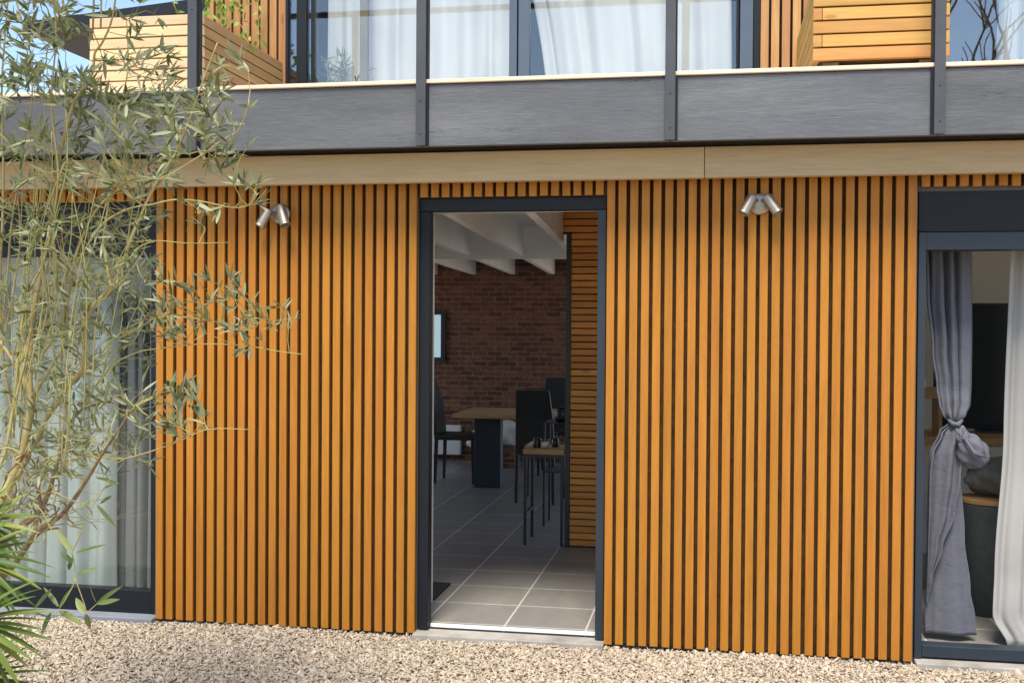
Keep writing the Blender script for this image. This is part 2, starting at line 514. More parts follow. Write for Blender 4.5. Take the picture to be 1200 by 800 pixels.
M['bark'] = bark_mat('olive_bark', (0.22, 0.155, 0.055), (0.50, 0.40, 0.17), 0.9)
M['bark_dark'] = bark_mat('old_bark', (0.10, 0.06, 0.03), (0.26, 0.17, 0.08))
M['stone'] = stone_mat()
M['grey_sill'] = plain('blue_grey_stone_sill', (0.20, 0.215, 0.235), 0.7, 0, 0.1, 9, 0.1)
M['ground'] = ground_mat()

# ------------------------------------------------------------------ ground
g = MB()
g.add([(-150, -150, 0.028), (150, -150, 0.028), (150, 150, 0.028), (-150, 150, 0.028)], [(0, 1, 2, 3)])
setting(g.build('ground', M['ground']))


def gravel():
    t = (1 + 5 ** 0.5) / 2
    ico = np.array([(-1, t, 0), (1, t, 0), (-1, -t, 0), (1, -t, 0), (0, -1, t), (0, 1, t), (0, -1, -t), (0, 1, -t),
                    (t, 0, -1), (t, 0, 1), (-t, 0, -1), (-t, 0, 1)], float)
    ico /= np.linalg.norm(ico[0])
    fc = np.array([(0, 11, 5), (0, 5, 1), (0, 1, 7), (0, 7, 10), (0, 10, 11), (1, 5, 9), (5, 11, 4), (11, 10, 2), (10, 7, 6), (7, 1, 8),
                   (3, 9, 4), (3, 4, 2), (3, 2, 6), (3, 6, 8), (3, 8, 9), (4, 9, 5), (2, 4, 11), (6, 2, 10), (8, 6, 7), (9, 8, 1)])
    n = 110000
    x = rng.uniform(-4.0, 2.6, n); y = rng.uniform(-1.0, 0.03, n)
    # nothing lies on the concrete sills
    keep = ~((y > -0.045) & (((x < -2.84)) | ((x > -1.46) & (x < -0.50)) | ((x > 0.93) & (rng.random(n) < 0.8))))
    x, y = x[keep], y[keep]; n = len(x)
    size = rng.lognormal(math.log(0.0070), 0.30, n)
    ax = np.stack([size * rng.uniform(1.2, 2.1, n), size * rng.uniform(0.7, 1.05, n), size * rng.uniform(0.22, 0.42, n)], 1)
    z = 0.034 + rng.uniform(0.0, 0.022, n) + 0.004 * np.sin(x * 5.1) * np.cos(y * 7)
    v = ico[None] * (1 + rng.uniform(-0.28, 0.28, (n, 12, 1)))
    v = v * ax[:, None, :]
    a = rng.uniform(0, 2 * np.pi, n); b = rng.normal(0, 0.65, n); c = rng.normal(0, 0.65, n)
    ca, sa = np.cos(a), np.sin(a); cb, sb = np.cos(b), np.sin(b); cc, sc_ = np.cos(c), np.sin(c)
    z0 = np.zeros(n); o1 = np.ones(n)
    Rz = np.stack([ca, -sa, z0, sa, ca, z0, z0, z0, o1], 1).reshape(n, 3, 3)
    Rx = np.stack([o1, z0, z0, z0, cb, -sb, z0, sb, cb], 1).reshape(n, 3, 3)
    Ry = np.stack([cc, z0, sc_, z0, o1, z0, -sc_, z0, cc], 1).reshape(n, 3, 3)
    v = np.einsum('nij,nkj->nki', Rz @ Rx @ Ry, v) + np.stack([x, y, z], 1)[:, None, :]
    faces = (fc[None] + (np.arange(n) * 12)[:, None, None]).reshape(-1)
    me = bpy.data.meshes.new('gravel')
    me.vertices.add(n * 12); me.vertices.foreach_set('co', v.reshape(-1).astype(np.float32))
    nf = n * 20
    me.loops.add(nf * 3); me.loops.foreach_set('vertex_index', faces.astype(np.int32))
    me.polygons.add(nf); me.polygons.foreach_set('loop_start', np.arange(nf, dtype=np.int32) * 3)
    me.update(calc_edges=True)
    at = me.attributes.new('rnd', 'FLOAT', 'FACE')
    at.data.foreach_set('value', np.repeat(rng.uniform(0, 1, n), 20).astype(np.float32))
    me.materials.append(M['stone'])
    o = bpy.data.objects.new('gravel', me); COL.objects.link(o)
    o['kind'] = 'stuff'; o['label'] = 'beige and cream crushed limestone gravel lying along the foot of the facade'; o['category'] = 'gravel'


gravel()

# ------------------------------------------------------------------ house shell
FL = 0.093       # indoor floor level
b = MB().box(-6.5, 4.5, 0.105, 7.3, -0.2, FL)
setting(b.build('floor', M['tiles']))

b = MB()
b.box(-6.5, -4.42, 0.045, 0.30, 0.0, 2.442).box(-2.868, -1.45, 0.045, 0.30, 0.0, 2.236).box(-0.505, 0.93, 0.045, 0.30, 0.0, 2.236)
b.box(2.6, 4.5, 0.045, 0.30, 0.0, 2.442).box(-4.42, 2.6, 0.045, 0.30, 2.236, 2.442)
tag(b.build('outer_wall', M['render_wall']), 'dark outer wall behind the orange timber slats on the ground floor', 'wall')

# indoor walls, ceiling
b = MB()
for x0, x1, z0, z1 in ((-6.37, -4.43, FL, 2.42), (-2.86, -1.56, FL, 2.42), (-0.49, 0.33, FL, 2.42), (0.47, 0.92, FL, 2.42), (-4.43, -2.86, 2.24, 2.42), (-1.56, -0.49, 2.24, 2.42), (0.92, 4.37, 2.24, 2.42)):
    b.box(x0, x1, 0.301, 0.311, z0, z1)
tag(b.build('bounce_lining', M['plaster']), 'pale lining added inside the slatted front wall to bounce light into the room', 'wall')  # unseen lining added as a light bouncer for the rooms
b = MB().box(-3.9, -1.35, 6.9, 7.15, FL, 2.75).box(-1.35, 0.34, 6.9, 7.15, 2.3, 2.75).box(-6.5, -3.9, 6.9, 7.15, 2.3, 2.75)  # unseen gaps at both ends added to let daylight in
tag(b.build('brick_wall', M['brick']), 'dark red exposed brick wall at the back of the dining room', 'wall')
b = MB().box(0.34, 0.46, 0.30, 2.70, FL, 2.60).box(0.34, 0.46, 2.70, 7.15, 2.3, 2.60).box(0.34, 0.46, 6.75, 7.15, FL, 2.3).box(0.34, 0.46, 4.6, 4.75, FL, 2.3).box(-6.5, -6.38, 0.30, 0.7, FL, 2.60).box(-6.5, -6.38, 6.4, 6.9, FL, 2.60).box(-6.5, -6.38, 0.7, 6.4, FL, 0.30).box(-6.5, -6.38, 0.7, 6.4, 2.35, 2.60).box(-6.5, -6.38, 3.4, 3.6, .3, 2.35)  # unseen side openings added to brighten the rooms
b.box(0.46, 4.5, 2.5, 2.62, FL, 2.6).box(4.38, 4.5, .3, 2.5, 2.3, 2.6).box(4.38, 4.5, .3, 2.5, FL, .3)
tag(b.build('partition_wall', M['plaster']), 'pale plastered indoor walls seen behind the grey knotted curtain', 'wall')
b = MB().box(-6.38, 0.34, 0.30, 4.1, 2.43, 2.55).box(-3.45, -0.85, 4.1, 6.9, 2.43, 2.55).box(-6.38, -3.45, 6.7, 6.9, 2.43, 2.55).box(-6.38, -6.2, 4.1, 6.7, 2.43, 2.55).box(-.85, .34, 5.4, 5.5, 2.43, 2.55).box(-.85, .34, 6.8, 6.9, 2.43, 2.55).box(0.46, 4.38, .3, 2.5, 2.43, 2.55)  # unseen ceiling openings added so sunlight brightens the dining room
setting(b.build('ceiling', M['white_paint']))

jt = thing('ceiling_joists', 'white painted ceiling joists over the doorway with a cross beam at their far end', 'ceiling beams')
for k in range(-4, 4):
    x = -1.385 + 0.445 * k
    if x > -0.7: continue
    sl = math.tan(R(-3.2))
    mb = MB()
    vs = []
    for (y, z) in ((0.312, 2.186), (6.88, 2.176), (6.88, 2.428), (0.31, 2.428)):
        for dx in (0, 0.05): vs.append((x + sl * y + dx, y, z))
    mb.add(vs, [(0, 2, 3, 1), (4, 6, 7, 5), (0, 4, 5, 1)[::-1], (2, 6, 7, 3), (0, 2, 4, 6)[::1], (1, 3, 5, 7)])
    mb.f[-2] = (0, 2, 4, 6); mb.f[-1] = (1, 3, 5, 7)
    mb.build('joist', M['white_paint'], jt)
MB().box(-6.37, 0.33, 3.75, 3.87, 2.162, 2.429).build('cross_beam', M['white_paint'], jt)

# upper floor
b = MB().box(-2.9, 4.5, 0.86, 3.75, 2.56, 2.74)
setting(b.build('upper_floor_slab', M['plaster']))
uw = MB()
uw.box(-3.01, -2.55, 0.99, 1.15, 2.745, 5.4).box(0.245, 1.06, 0.99, 1.15, 2.745, 5.4).box(2.9, 4.5, 0.99, 1.15, 2.745, 5.4)
uw.box(-2.55, 2.9, 0.99, 1.15, 4.95, 5.4).box(-3.01, -2.86, 1.15, 3.75, 2.745, 5.4).box(4.35, 4.5, 1.15, 3.75, 2.745, 5.4)
uw.box(-2.86, 4.35, 3.6, 3.75, 2.745, 5.4)
tag(uw.build('upper_wall', M['render_wall']), 'upper storey wall set back behind the balcony', 'wall')
b = MB().box(-3.3, 4.7, 0.70, 4.0, 5.4, 5.6)
tag(b.build('flat_roof', M['anthracite']), 'dark flat roof above the upper storey', 'roof')

# ------------------------------------------------------------------ slat cladding
def slats(mb, x0, n, pitch, w, z0, z1, y0=0.0, d=0.026, jit=0.0012):
    for k in range(n):
        x = x0 + k * pitch + random.uniform(-0.0006, 0.0006)
        dy = random.uniform(-0.0015, 0.0015)
        mb.box(x, x + w, y0 + dy, y0 + d + dy, z0 + random.uniform(-jit, jit), z1)


def cladding(name, label, x0, n, pitch, w, z0, z1, x1=None):
    t = thing(name, label, 'wall cladding', 'orange slatted cladding panels')
    s = MB(); slats(s, x0, n, pitch, w, z0, z1)
    s.build('slats', M['slat'], t, bevel=0.0022)
    xe = x1 if x1 is not None else x0 + (n - 1) * pitch + w
    MB().box(x0 + 0.002, xe - 0.002, 0.029, 0.042, z0 + 0.004, z1).build('backing_board', M['brown_board'], t)
    return t


SB, ST = 0.066, 2.318
cladding('slatted_cladding', 'tall orange vertical slat panel between the curtained left window and the open doorway', -2.843, 25, 0.0564, 0.0378, SB, ST)
cladding('slatted_cladding', 'tall orange vertical slat panel right of the open doorway, under the symmetrical wall lamp', -0.506, 26, 0.0555, 0.0378, SB, ST)
cladding('slatted_cladding', 'short row of orange slats directly above the open doorway', -1.449 + 0.0157, 17, 0.05455, 0.0378, 2.236, ST)
cladding('slatted_cladding', 'short row of orange slats above the window with the knotted grey curtain', 0.922 + 0.0157, 30, 0.0558, 0.0378, 2.252, ST)
cladding('slatted_cladding', 'short row of orange slats above the left window, half hidden behind the olive tree', -2.843 - 0.0557 * 28, 28, 0.0557, 0.0378, 2.236, ST)
cladding('slatted_cladding', 'far left orange slat panel beyond the left window', -6.4, 36, 0.0557, 0.0378, SB, ST)['label'] = 'orange slat panel beyond the left window, behind the olive tree'
cladding('slatted_cladding', 'orange slat panel beyond the window with the knotted grey curtain', 2.62, 33, 0.0557, 0.0378, SB, ST)

# ------------------------------------------------------------------ balcony
bal = thing('balcony', 'balcony edge with dark grey boards, pale deck lip and beige beam across the whole facade', 'balcony')
joints = [-5.2, -3.655, -2.507, -1.356, -0.198, 0.96, 2.113]
for a, c in zip([-6.6] + joints, joints + [4.6]):
    mb = MB().box(a + 0.0015, c - 0.0015, -0.26 + random.uniform(-.001, .001), -0.225, 2.444, 2.733)
    mb.build('fascia_board', M['fascia'], bal, bevel=0.002)
for a, c in ((-6.6, -0.046), (-0.043, 4.6)):
    MB().box(a, c, -0.10, -0.045, 2.298, 2.440).build('beam_board', M['beam'], bal, bevel=0.002)
MB().box(-6.6, 4.6, -0.222, -0.102, 2.449, 2.475).box(-6.6, 4.6, -0.099, 0.04, 2.4425, 2.475).build('soffit', M['black'], bal)
MB().box(-6.6, 4.6, -0.272, 0.86, 2.738, 2.757).build('deck_board', M['ledge'], bal, bevel=0.003)
for k, (x0, x1) in enumerate(((-2.531, -2.484), (-1.381, -1.334), (-0.221, -0.175), (0.936, 0.982), (2.09, 2.137), (-3.68, -3.63))):
    MB().box(x0, x1, -0.290, -0.274, 2.445, 3.78).build('post', M['post'], bal, bevel=0.0015)
    s = 1 if x1 < 0 else -1
    xs = (x1 - 0.012, x1 + 0.010) if s > 0 else (x0 - 0.012, x0 + 0.010)
    po = bal.children[-1]
    MB().box(xs[0], xs[1], -0.2735, -0.262, 2.448, 2.737).box(xs[0] + .004, xs[1] - .004, -0.2735, -0.236, 2.76, 3.78).build('bracket', M['anthracite'], po)
    for z in (2.50, 2.655, 3.13): MB().lathe([(0.0045, 0), (0.0045, 0.0025), (0.003, 0.003)], ((x0 + x1) / 2, -0.2895, z), 10, axis=(0, -1, 0)).build('screw', M['black_metal'], po)
MB().box(-6.6, 4.6, -0.290, -0.235, 3.78, 3.81).build('handrail', M['post'], bal, bevel=0.003)

# ------------------------------------------------------------------ planters on the balcony
def planter(label, x0, x1, y0, y1, z0, rows, ph, gap, mfront, mside, side, alt):
    t = thing('planter_box', label, 'planter', 'wooden planter boxes on the balcony')
    f = MB()
    for k in range(rows):
        za, zb = z0 + k * ph, z0 + (k + 1) * ph - gap
        xa = x0
        if alt and k % 2 == 1:
            xa = x0 + 0.041
            f.box(x0, x0 + 0.039, y0 + 0.001, y0 + 0.030, za, zb)
        f.box(xa, x1, y0 + random.uniform(-.0012, .0012), y0 + 0.030, za, zb)
    f.build('front_panel', mfront, t, bevel=0.002)
    for s, xx in ((0, x0), (1, x1 - 0.03)):
        q = MB()
        for k in range(rows):
            za, zb = z0 + k * ph, z0 + (k + 1) * ph - gap
            q.box(xx + (0.001 if s == 0 else -.0), xx + 0.03 - (0.001 if s else 0), y0 + 0.0315, y1, za, zb)
        q.build('side_panel', mside, t, bevel=0.002)
    MB().box(x0 + 0.031, x1 - 0.031, y0 + 0.032, y1 - 0.02, z0 + 0.01, z0 + rows * ph - 0.06).build('soil', M['bark_dark'], t)
    each('foot', ((x0 + 0.05, x0 + 0.12, y0 + 0.05, y1 - 0.05, 2.757, z0 - 0.001), (x1 - 0.12, x1 - 0.05, y0 + 0.05, y1 - 0.05, 2.757, z0 - 0.001)), M['bark_dark'], t)
    return t


planter('sun bleached pale planter box on the balcony behind the olive tree', -3.15, -2.535, -0.12, 0.945, 2.782, 7, 0.0545, 0.0075,
        M['plank_pale'], M['plank_side_shaded'], 1, False)
planter('golden wooden planter box on the balcony beside the right hand grey post', 0.44, 1.033, -0.10, 0.93, 2.823, 6, 0.0612, 0.0085,
        M['plank_gold'], M['plank_goldside_shaded'], -1, True)

# upper wall slat panels
for lab, x0, n in (('upper slat panel behind the sun bleached planter and its climbing plant', -3.02, 9), ('upper slat panel behind the golden planter box', 0.246, 14)):
    t = thing('upper_slatted_cladding', lab, 'wall cladding', 'upper slatted panels')
    s = MB(); slats(s, x0, n, 0.0572, 0.0435, 2.76, 4.9, 0.95)
    s.build('slats', M['slat_up'], t, bevel=0.002)
    MB().box(x0 + .001, x0 + (n - 1) * .0572 + .042, 0.979, 0.988, 2.76, 4.9).build('backing_board', M['black'], t)


nr = thing('shed_roof', 'dark sloping roof edge behind the sun bleached planter box', 'roof')
a0, a1 = P(30, 33, 11.0), P(300, -4, 11.0)
rb = MB(); vs = []
for q in (a0, a1):
    for dy, dz in ((0, -.05), (2.2, -.05), (2.2, .06), (0, .06)): vs.append((q.x, q.y + dy, q.z + dz))
rb.add(vs, [(0, 1, 2, 3), (7, 6, 5, 4), (0, 4, 5, 1), (1, 5, 6, 2), (2, 6, 7, 3), (3, 7, 4, 0)])
rb.build('roof_edge', M['anthracite'], nr)
for px in (150, 205):
    q = P(px, 20, 11.6)
    MB().box(q.x, q.x + .12, q.y, q.y + .12, 0, q.z - .06).build('post', M['anthracite'], nr)

# climbing plant in the left planter
def blade(mb, base, d, n, length, width, bend=0.1, r=None, segs=4, fold=0.25):
    """one leaf: folded pointed blade along d with face normal n"""
    d = Vector(d).normalized(); n = Vector(n); n = (n - d * n.dot(d))
    n = n.normalized() if n.length > 1e-5 else d.orthogonal().normalized()
    s = d.cross(n)
    vs = []; fs = []
    base = Vector(base)
    for i in range(segs + 1):
        t = i / segs
        w = width * 0.5 * max(0.0, math.sin(math.pi * (0.05 + 0.95 * t) ** 0.85)) ** 0.8 if i < segs else 0.0004
        w = max(w, 0.0004)
        c = base + d * (length * t) - n * (bend * length * t * t)
        vs += [c - s * w + n * (fold * w), c, c + s * w + n * (fold * w)]
    for i in range(segs):
        a = i * 3
        fs += [(a, a + 1, a + 4, a + 3), (a + 1, a + 2, a + 5, a + 4)]
    mb.add(vs, fs, r)


def rv():
    while True:
        v = Vector((random.uniform(-1, 1), random.uniform(-1, 1), random.uniform(-1, 1)))
        if 0.05 < v.length < 1: return v.normalized()


cp = thing('climbing_plant', 'bright green climbing plant growing up the upper slats behind the pale planter', 'plant')
st, lf = MB(), MB()
for k in range(7):
    x = -3.08 + 0.075 * k + random.uniform(-.02, .02)
    p = Vector((x, 0.82, 3.10)); pts = [p.copy()]
    for i in range(9):
        p = p + Vector((random.uniform(-.04, .04), random.uniform(-.01, .012), 0.055)); pts.append(p.copy())
        for q in range(2):
            dv = (rv() + Vector((0, -.4, -.5))).normalized()
            blade(lf, p + rv() * 0.02, dv, Vector((0, -1, .4)) + rv() * .5, random.uniform(.03, .06), random.uniform(.015, .03), 0.25)
    st.tube(pts, 0.003, 5)
for k in range(26):
    px, py = random.choice(((245, 20), (255, 12), (262, 30), (270, 15), (275, 35), (250, 5), (278, 8), (285, 45)))
    c = P(px + random.uniform(-9, 9), py + random.uniform(-10, 8), 6.2)
    blade(lf, c, rv() + Vector((0, -.3, -.8)), Vector((0, -1, .3)) + rv() * .5, random.uniform(.035, .06), random.uniform(.016, .03), 0.25)
st.build('stem', M['bark'], cp, True); lf.build('leaves', M['vine_leaf'], cp, True)

# ------------------------------------------------------------------ windows
def bars(mb, rects, y0, y1):
    for (x0, x1, z0, z1) in rects: mb.box(x0, x1, y0, y1, z0, z1)
    return mb


def pane(t, x0, x1, y, z0, z1, m_):
    return MB().box(x0, x1, y, y + 0.008, z0, z1).build('glass_pane', m_, t)


# upper sliding window
uwn = thing('upper_sliding_window', 'wide upper sliding window with white curtains behind the balcony', 'window')
bars(MB(), ((-2.546, -2.504, 2.76, 4.95), (-2.451, -2.388, 2.76, 4.95), (-2.361, -2.346, 2.76, 4.95), (0.114, 0.128, 2.76, 4.95), (0.134, 0.205, 2.76, 4.95),
            (0.207, 0.243, 2.76, 4.95), (-2.504, 0.112, 4.88, 4.949), (-2.345, 0.112, 2.76, 2.82)), 0.952, 1.04).build('frame', M['anthracite'], uwn, bevel=0.002)
bars(MB(), ((-1.166, -1.121, 2.822, 4.879), (-1.112, -1.048, 2.822, 4.879)), 0.955, 1.0).build('mullion', M['mullion'], uwn, bevel=0.002)
bars(MB(), ((-2.072, -2.024, 2.822, 4.879),), 0.99, 1.03).build('mullion', M['olive_reflection'], uwn, bevel=0.002)  # added strip standing in for an olive reflection in the glass, no frame part
bars(MB(), ((0.1345, 0.2045, 2.822, 4.879),), 0.940, 0.951).build('mullion', M['mullion'], uwn, bevel=0.002)
for x0, x1, gm in ((-2.503, -2.452, 'glass_sky'), (-2.387, -2.362, 'glass_sky'), (-2.345, -1.167, 'glass'), (-1.047, 0.113, 'glass')): pane(uwn, x0, x1, 0.975, 2.823, 4.878, M[gm])
u2 = thing('upper_window', 'upper right window reflecting blue sky and bare branches beside the golden planter', 'window')
bars(MB(), ((1.062, 1.10, 2.76, 4.95), (2.80, 2.899, 2.76, 4.95), (1.10, 2.80, 2.76, 2.80), (1.10, 2.80, 4.88, 4.95)), 0.952, 1.04).build('frame', M['anthracite'], u2, bevel=0.002)
pane(u2, 1.101, 2.799, 0.975, 2.801, 4.879, M['glass_sky'])

# open sliding doorway in the middle
dr = thing('doorway', 'open doorway with dark anthracite frame between the two tall slat panels', 'door')
MB().box(-1.444, -1.394, 0.042, 0.115, 0.078, 2.168).box(-0.552, -0.511, 0.036, 0.115, 0.078, 2.168).box(-1.444, -0.511, 0.038, 0.115, 2.170, 2.233).build('frame', M['anthracite'], dr, bevel=0.002)
MB().box(-0.5515, -0.5125, 0.030, 0.0355, 0.079, 2.167).build('lit_jamb_face', M['frame_light'], dr, bevel=0.001)  # paler face over the right jamb, the daylight on it put into the colour
MB().box(-1.392, -0.553, 0.088, 0.104, 0.079, 0.0965).build('threshold', M['white_alu'], dr, bevel=0.002)
MB().box(-1.540, -1.496, 0.302, 0.55, FL + .001, 2.19).build('reveal_edge', M['white_alu'], dr)
MB().box(-1.455, -0.505, -0.035, 0.086, -0.1, 0.072).build('sill', M['concrete'], dr, bevel=0.004)

MB().box(-1.444, -0.511, 0.118, 0.309, 2.187, 2.2355).build('head_lining', M['white_paint'], dr)

# right window
rw = thing('sliding_window', 'open anthracite sliding window with shutter box, grey knotted curtain inside', 'window')
MB().box(0.934, 2.60, 0.046, 0.20, 2.049, 2.250).build('shutter_box', M['anthracite'], rw, bevel=0.003)
MB().box(0.935, 0.968, 0.036, 0.16, 0.074, 2.046).box(0.9685, 2.60, 0.042, 0.16, 1.966, 2.0465).box(2.55, 2.60, 0.038, 0.16, 0.074, 1.965).build('frame', M['frame_light'], rw, bevel=0.002)
MB().box(0.969, 2.549, 0.040, 0.12, 0.080, 0.135).build('bottom_rail', M['frame_light'], rw, bevel=0.003)
MB().box(0.935, 2.60, -0.035, 0.16, -0.1, 0.070).build('sill', M['concrete'], rw, bevel=0.004)
# sliding leaf standing open over the far half
MB().box(1.75, 1.80, 0.165, 0.2, 0.14, 1.96).box(2.49, 2.54, 0.165, 0.2, 0.14, 1.96).build('sliding_leaf', M['anthracite'], rw)
pane(rw, 1.80, 2.49, 0.178, 0.14, 1.96, M['glass_dark'])

# left window
lw = thing('fixed_window', 'closed left window with anthracite frame and pale curtains, behind the olive tree', 'window')
MB().box(-4.42, -2.870, 0.050, 0.20, 2.02, 2.234).build('shutter_box', M['anthracite'], lw, bevel=0.003)
MB().box(-2.898, -2.870, 0.050, 0.16, 0.076, 2.018).box(-4.42, -4.36, 0.050, 0.16, 0.076, 2.018).box(-4.36, -2.898, 0.052, 0.16, 1.955, 2.017).build('frame', M['anthracite'], lw, bevel=0.002)
MB().box(-4.359, -2.899, 0.052, 0.12, 0.076, 0.196).build('bottom_rail', M['anthracite'], lw, bevel=0.003)
pane(lw, -4.359, -2.899, 0.085, 0.197, 1.954, M['glass_dark'])
MB().box(-4.42, -2.845, -0.04, 0.16, -0.1, 0.074).build('sill', M['grey_sill'], lw, bevel=0.004)

# ------------------------------------------------------------------ curtains
def curtain(name, label, rows, m_, folds, nx=90, nz=60, phase=0.0, group=None, amp_noise=0.3, seed=1, thick=0.003, bottom=None):
    """rows: (z, x_left, x_right, y, fold depth) from top to bottom"""
    rs = random.Random(seed)
    ph = [rs.uniform(0, 6.28) for _ in range(8)]
    vs = []; fs = []
    zs = [r_[0] for r_ in rows]
    for j in range(nz + 1):
        t = j / nz
        z = zs[0] + (zs[-1] - zs[0]) * t
        k = 0
        while k < len(rows) - 2 and z < rows[k + 1][0]: k += 1
        a, c = rows[k], rows[k + 1]
        q = (a[0] - z) / (a[0] - c[0]); q = min(max(q, 0), 1); q = q * q * (3 - 2 * q)
        xl, xr, y, am = (a[i] + (c[i] - a[i]) * q for i in (1, 2, 3, 4))
        for i in range(nx + 1):
            u = i / nx
            fx = 2 * math.pi * folds * (u + 0.05 * math.sin(3 * u + ph[3]) + 0.03 * math.sin(9 * u + ph[5])) + phase
            dy = am * (math.sin(fx + 0.35 * math.sin(t * 5 + ph[0])) + amp_noise * math.sin(2.3 * fx + ph[1] + t * 1.5) + 0.25 * math.sin(0.45 * fx + ph[2] - t))
            dx = 0.35 * am * math.cos(fx)
            zz = z
            if bottom and j == nz: zz = z + bottom(u)
            vs.append((xl + (xr - xl) * u + dx * (0 if i in (0, nx) else 1), y + dy, zz))
    w = nx + 1
    for j in range(nz):
        for i in range(nx):
            fs.append((j * w + i, j * w + i + 1, (j + 1) * w + i + 1, (j + 1) * w + i))
    mb = MB(); mb.add(vs, fs)
    o = mb.build(name, m_, smooth=True)
    so = o.modifiers.new('thickness', 'SOLIDIFY'); so.thickness = thick; so.offset = 0
    if label: tag(o, label, 'curtain', group)
    return o


# upper curtains
curtain('curtain', 'bright white curtain hanging left of the blue grey upper mullion', [(4.86, -2.33, -1.175, 1.17, .030), (2.76, -2.33, -1.17, 1.17, .034)], M['upper_curtain'], 5, seed=2)
curtain('curtain', 'white curtain with slanting edge right of the blue grey upper mullion', [(4.86, -1.28, 0.06, 1.18, .030), (2.76, -0.965, 0.098, 1.18, .034)], M['upper_curtain'], 4.5, seed=5)
curtain('curtain', 'cream curtain in the upper right window beside the blue reflection', [(4.86, 1.56, 2.3, 1.17, .03), (2.76, 1.53, 2.3, 1.17, .03)], M['upper_curtain'], 7, seed=7)
# left window curtains
curtain('curtain', 'pale sheer curtain in the left window behind the olive tree', [(2.0, -4.3, -3.23, 0.30, .03), (0.11, -4.3, -3.245, 0.30, .035)], M['green_white_curtain'], 7, seed=8)
curtain('curtain', 'dark grey curtain beside the pale sheer in the left window', [(2.0, -3.27, -2.84, 0.38, .03), (0.11, -3.27, -2.84, 0.38, .032)], M['light_grey_curtain'], 5, seed=9)
# right window: white voile
curtain('curtain', 'long white voile curtain trailing on the tiles at the right edge', [(2.1, 1.404, 2.1, 0.33, .018), (1.1, 1.377, 2.1, 0.31, .016), (0.45, 1.338, 2.1, 0.28, .015), (0.24, 1.328, 2.1, 0.26, .015), (0.098, 1.393, 2.1, 0.24, .014)],
        M['white_curtain'], 8, seed=11)

# grey knotted curtain
kc = thing('knotted_curtain', 'grey curtain tied in a big knot hanging in the open right window', 'curtain')
c1 = curtain('upper_drape', None, [(2.1, 1.015, 1.235, 0.34, .020), (1.78, 1.022, 1.240, 0.33, .024), (1.50, 1.045, 1.236, 0.31, .018), (1.32, 1.066, 1.230, 0.29, .010), (1.24, 1.074, 1.222, 0.265, .012), (1.19, 1.090, 1.200, 0.255, .016), (1.155, 1.118, 1.168, 0.262, .010)], M['grey_curtain'], 3.2, seed=13, thick=0.006)
c2 = curtain('lower_drape', None, [(1.155, 1.122, 1.165, 0.262, .006), (1.11, 1.075, 1.185, 0.262, .012), (1.0, 1.034, 1.185, 0.265, .016), (0.90, 1.030, 1.182, 0.27, .014), (0.6, 1.032, 1.205, 0.285, .010), (0.35, 1.03, 1.237, 0.295, .012), (0.2, 1.028, 1.262, 0.295, .014), (0.125, 1.03, 1.268, 0.295, .014)], M['grey_curtain'], 1.3, seed=17, thick=0.008)
c3 = curtain('front_drape', None, [(1.15, 1.120, 1.163, 0.245, .006), (1.10, 1.078, 1.18, 0.235, .014), (1.0, 1.036, 1.178, 0.235, .016), (0.88, 1.030, 1.172, 0.24, .014), (0.72, 1.032, 1.150, 0.25, .010), (0.55, 1.032, 1.098, 0.26, .008), (0.40, 1.032, 1.058, 0.27, .004), (0.27, 1.032, 1.036, 0.28, .0)], M['grey_curtain'], 1.6, seed=19, thick=0.007)
c3.parent = kc
c1.parent = kc; c2.parent = kc
# knot: wrap of cloth round the neck and the bulging loop
kb = MB()
def puff(mb, c, rx, ry, rz, seed, nu=28, nv=20, tilt=0.0):
    rs = random.Random(seed); ph = [rs.uniform(0, 6.28) for _ in range(6)]
    vs = []; fs = []
    for j in range(nv + 1):
        th = math.pi * j / nv
        for i in range(nu):
            a = 2 * math.pi * i / nu
            k = 1 + 0.13 * math.sin(4 * a + 3 * th + ph[0]) * math.sin(th) + 0.09 * math.sin(7 * a - 5 * th + ph[1]) * math.sin(th)
            x, y, z = rx * k * math.sin(th) * math.cos(a), ry * k * math.sin(th) * math.sin(a), rz * k * math.cos(th)
            x, z = x * math.cos(tilt) - z * math.sin(tilt), x * math.sin(tilt) + z * math.cos(tilt)
            vs.append((c[0] + x, c[1] + y, c[2] + z))
    for j in range(nv):
        for i in range(nu):
            i2 = (i + 1) % nu
            fs.append((j * nu + i, (j + 1) * nu + i, (j + 1) * nu + i2, j * nu + i2))
    mb.add(vs, fs)
puff(kb, (1.222, 0.245, 1.022), 0.070, 0.060, 0.088, 3, tilt=0.55)
puff(kb, (1.178, 0.235, 1.085), 0.036, 0.04, 0.065, 4, tilt=0.5)
o = kb.build('knot', M['grey_curtain'], kc, True)
su = o.modifiers.new('smooth', 'SUBSURF'); su.levels = 1; su.render_levels = 1
kw = MB()
kw.tube([(1.112, 0.235, 1.168), (1.13, 0.215, 1.150), (1.152, 0.212, 1.148), (1.174, 0.228, 1.168)], [0.007, 0.013, 0.013, 0.007], 10)
kw.tube([(1.17, 0.19, 1.10), (1.215, 0.165, 1.02), (1.27, 0.175, 1.0)], [0.006, 0.010, 0.006], 8)
kw.build('tie_band', M['grey_curtain'], kc, True)
rg = MB(); rg.tube([(1.168 + .012 * math.cos(a), 0.178 + .004 * math.sin(a), 1.115 + 0.03 * math.sin(a)) for a in [2 * math.pi * i / 20 for i in range(21)]], 0.0016, 6)
rg.build('tie_ring', M['ring'], kc, True)

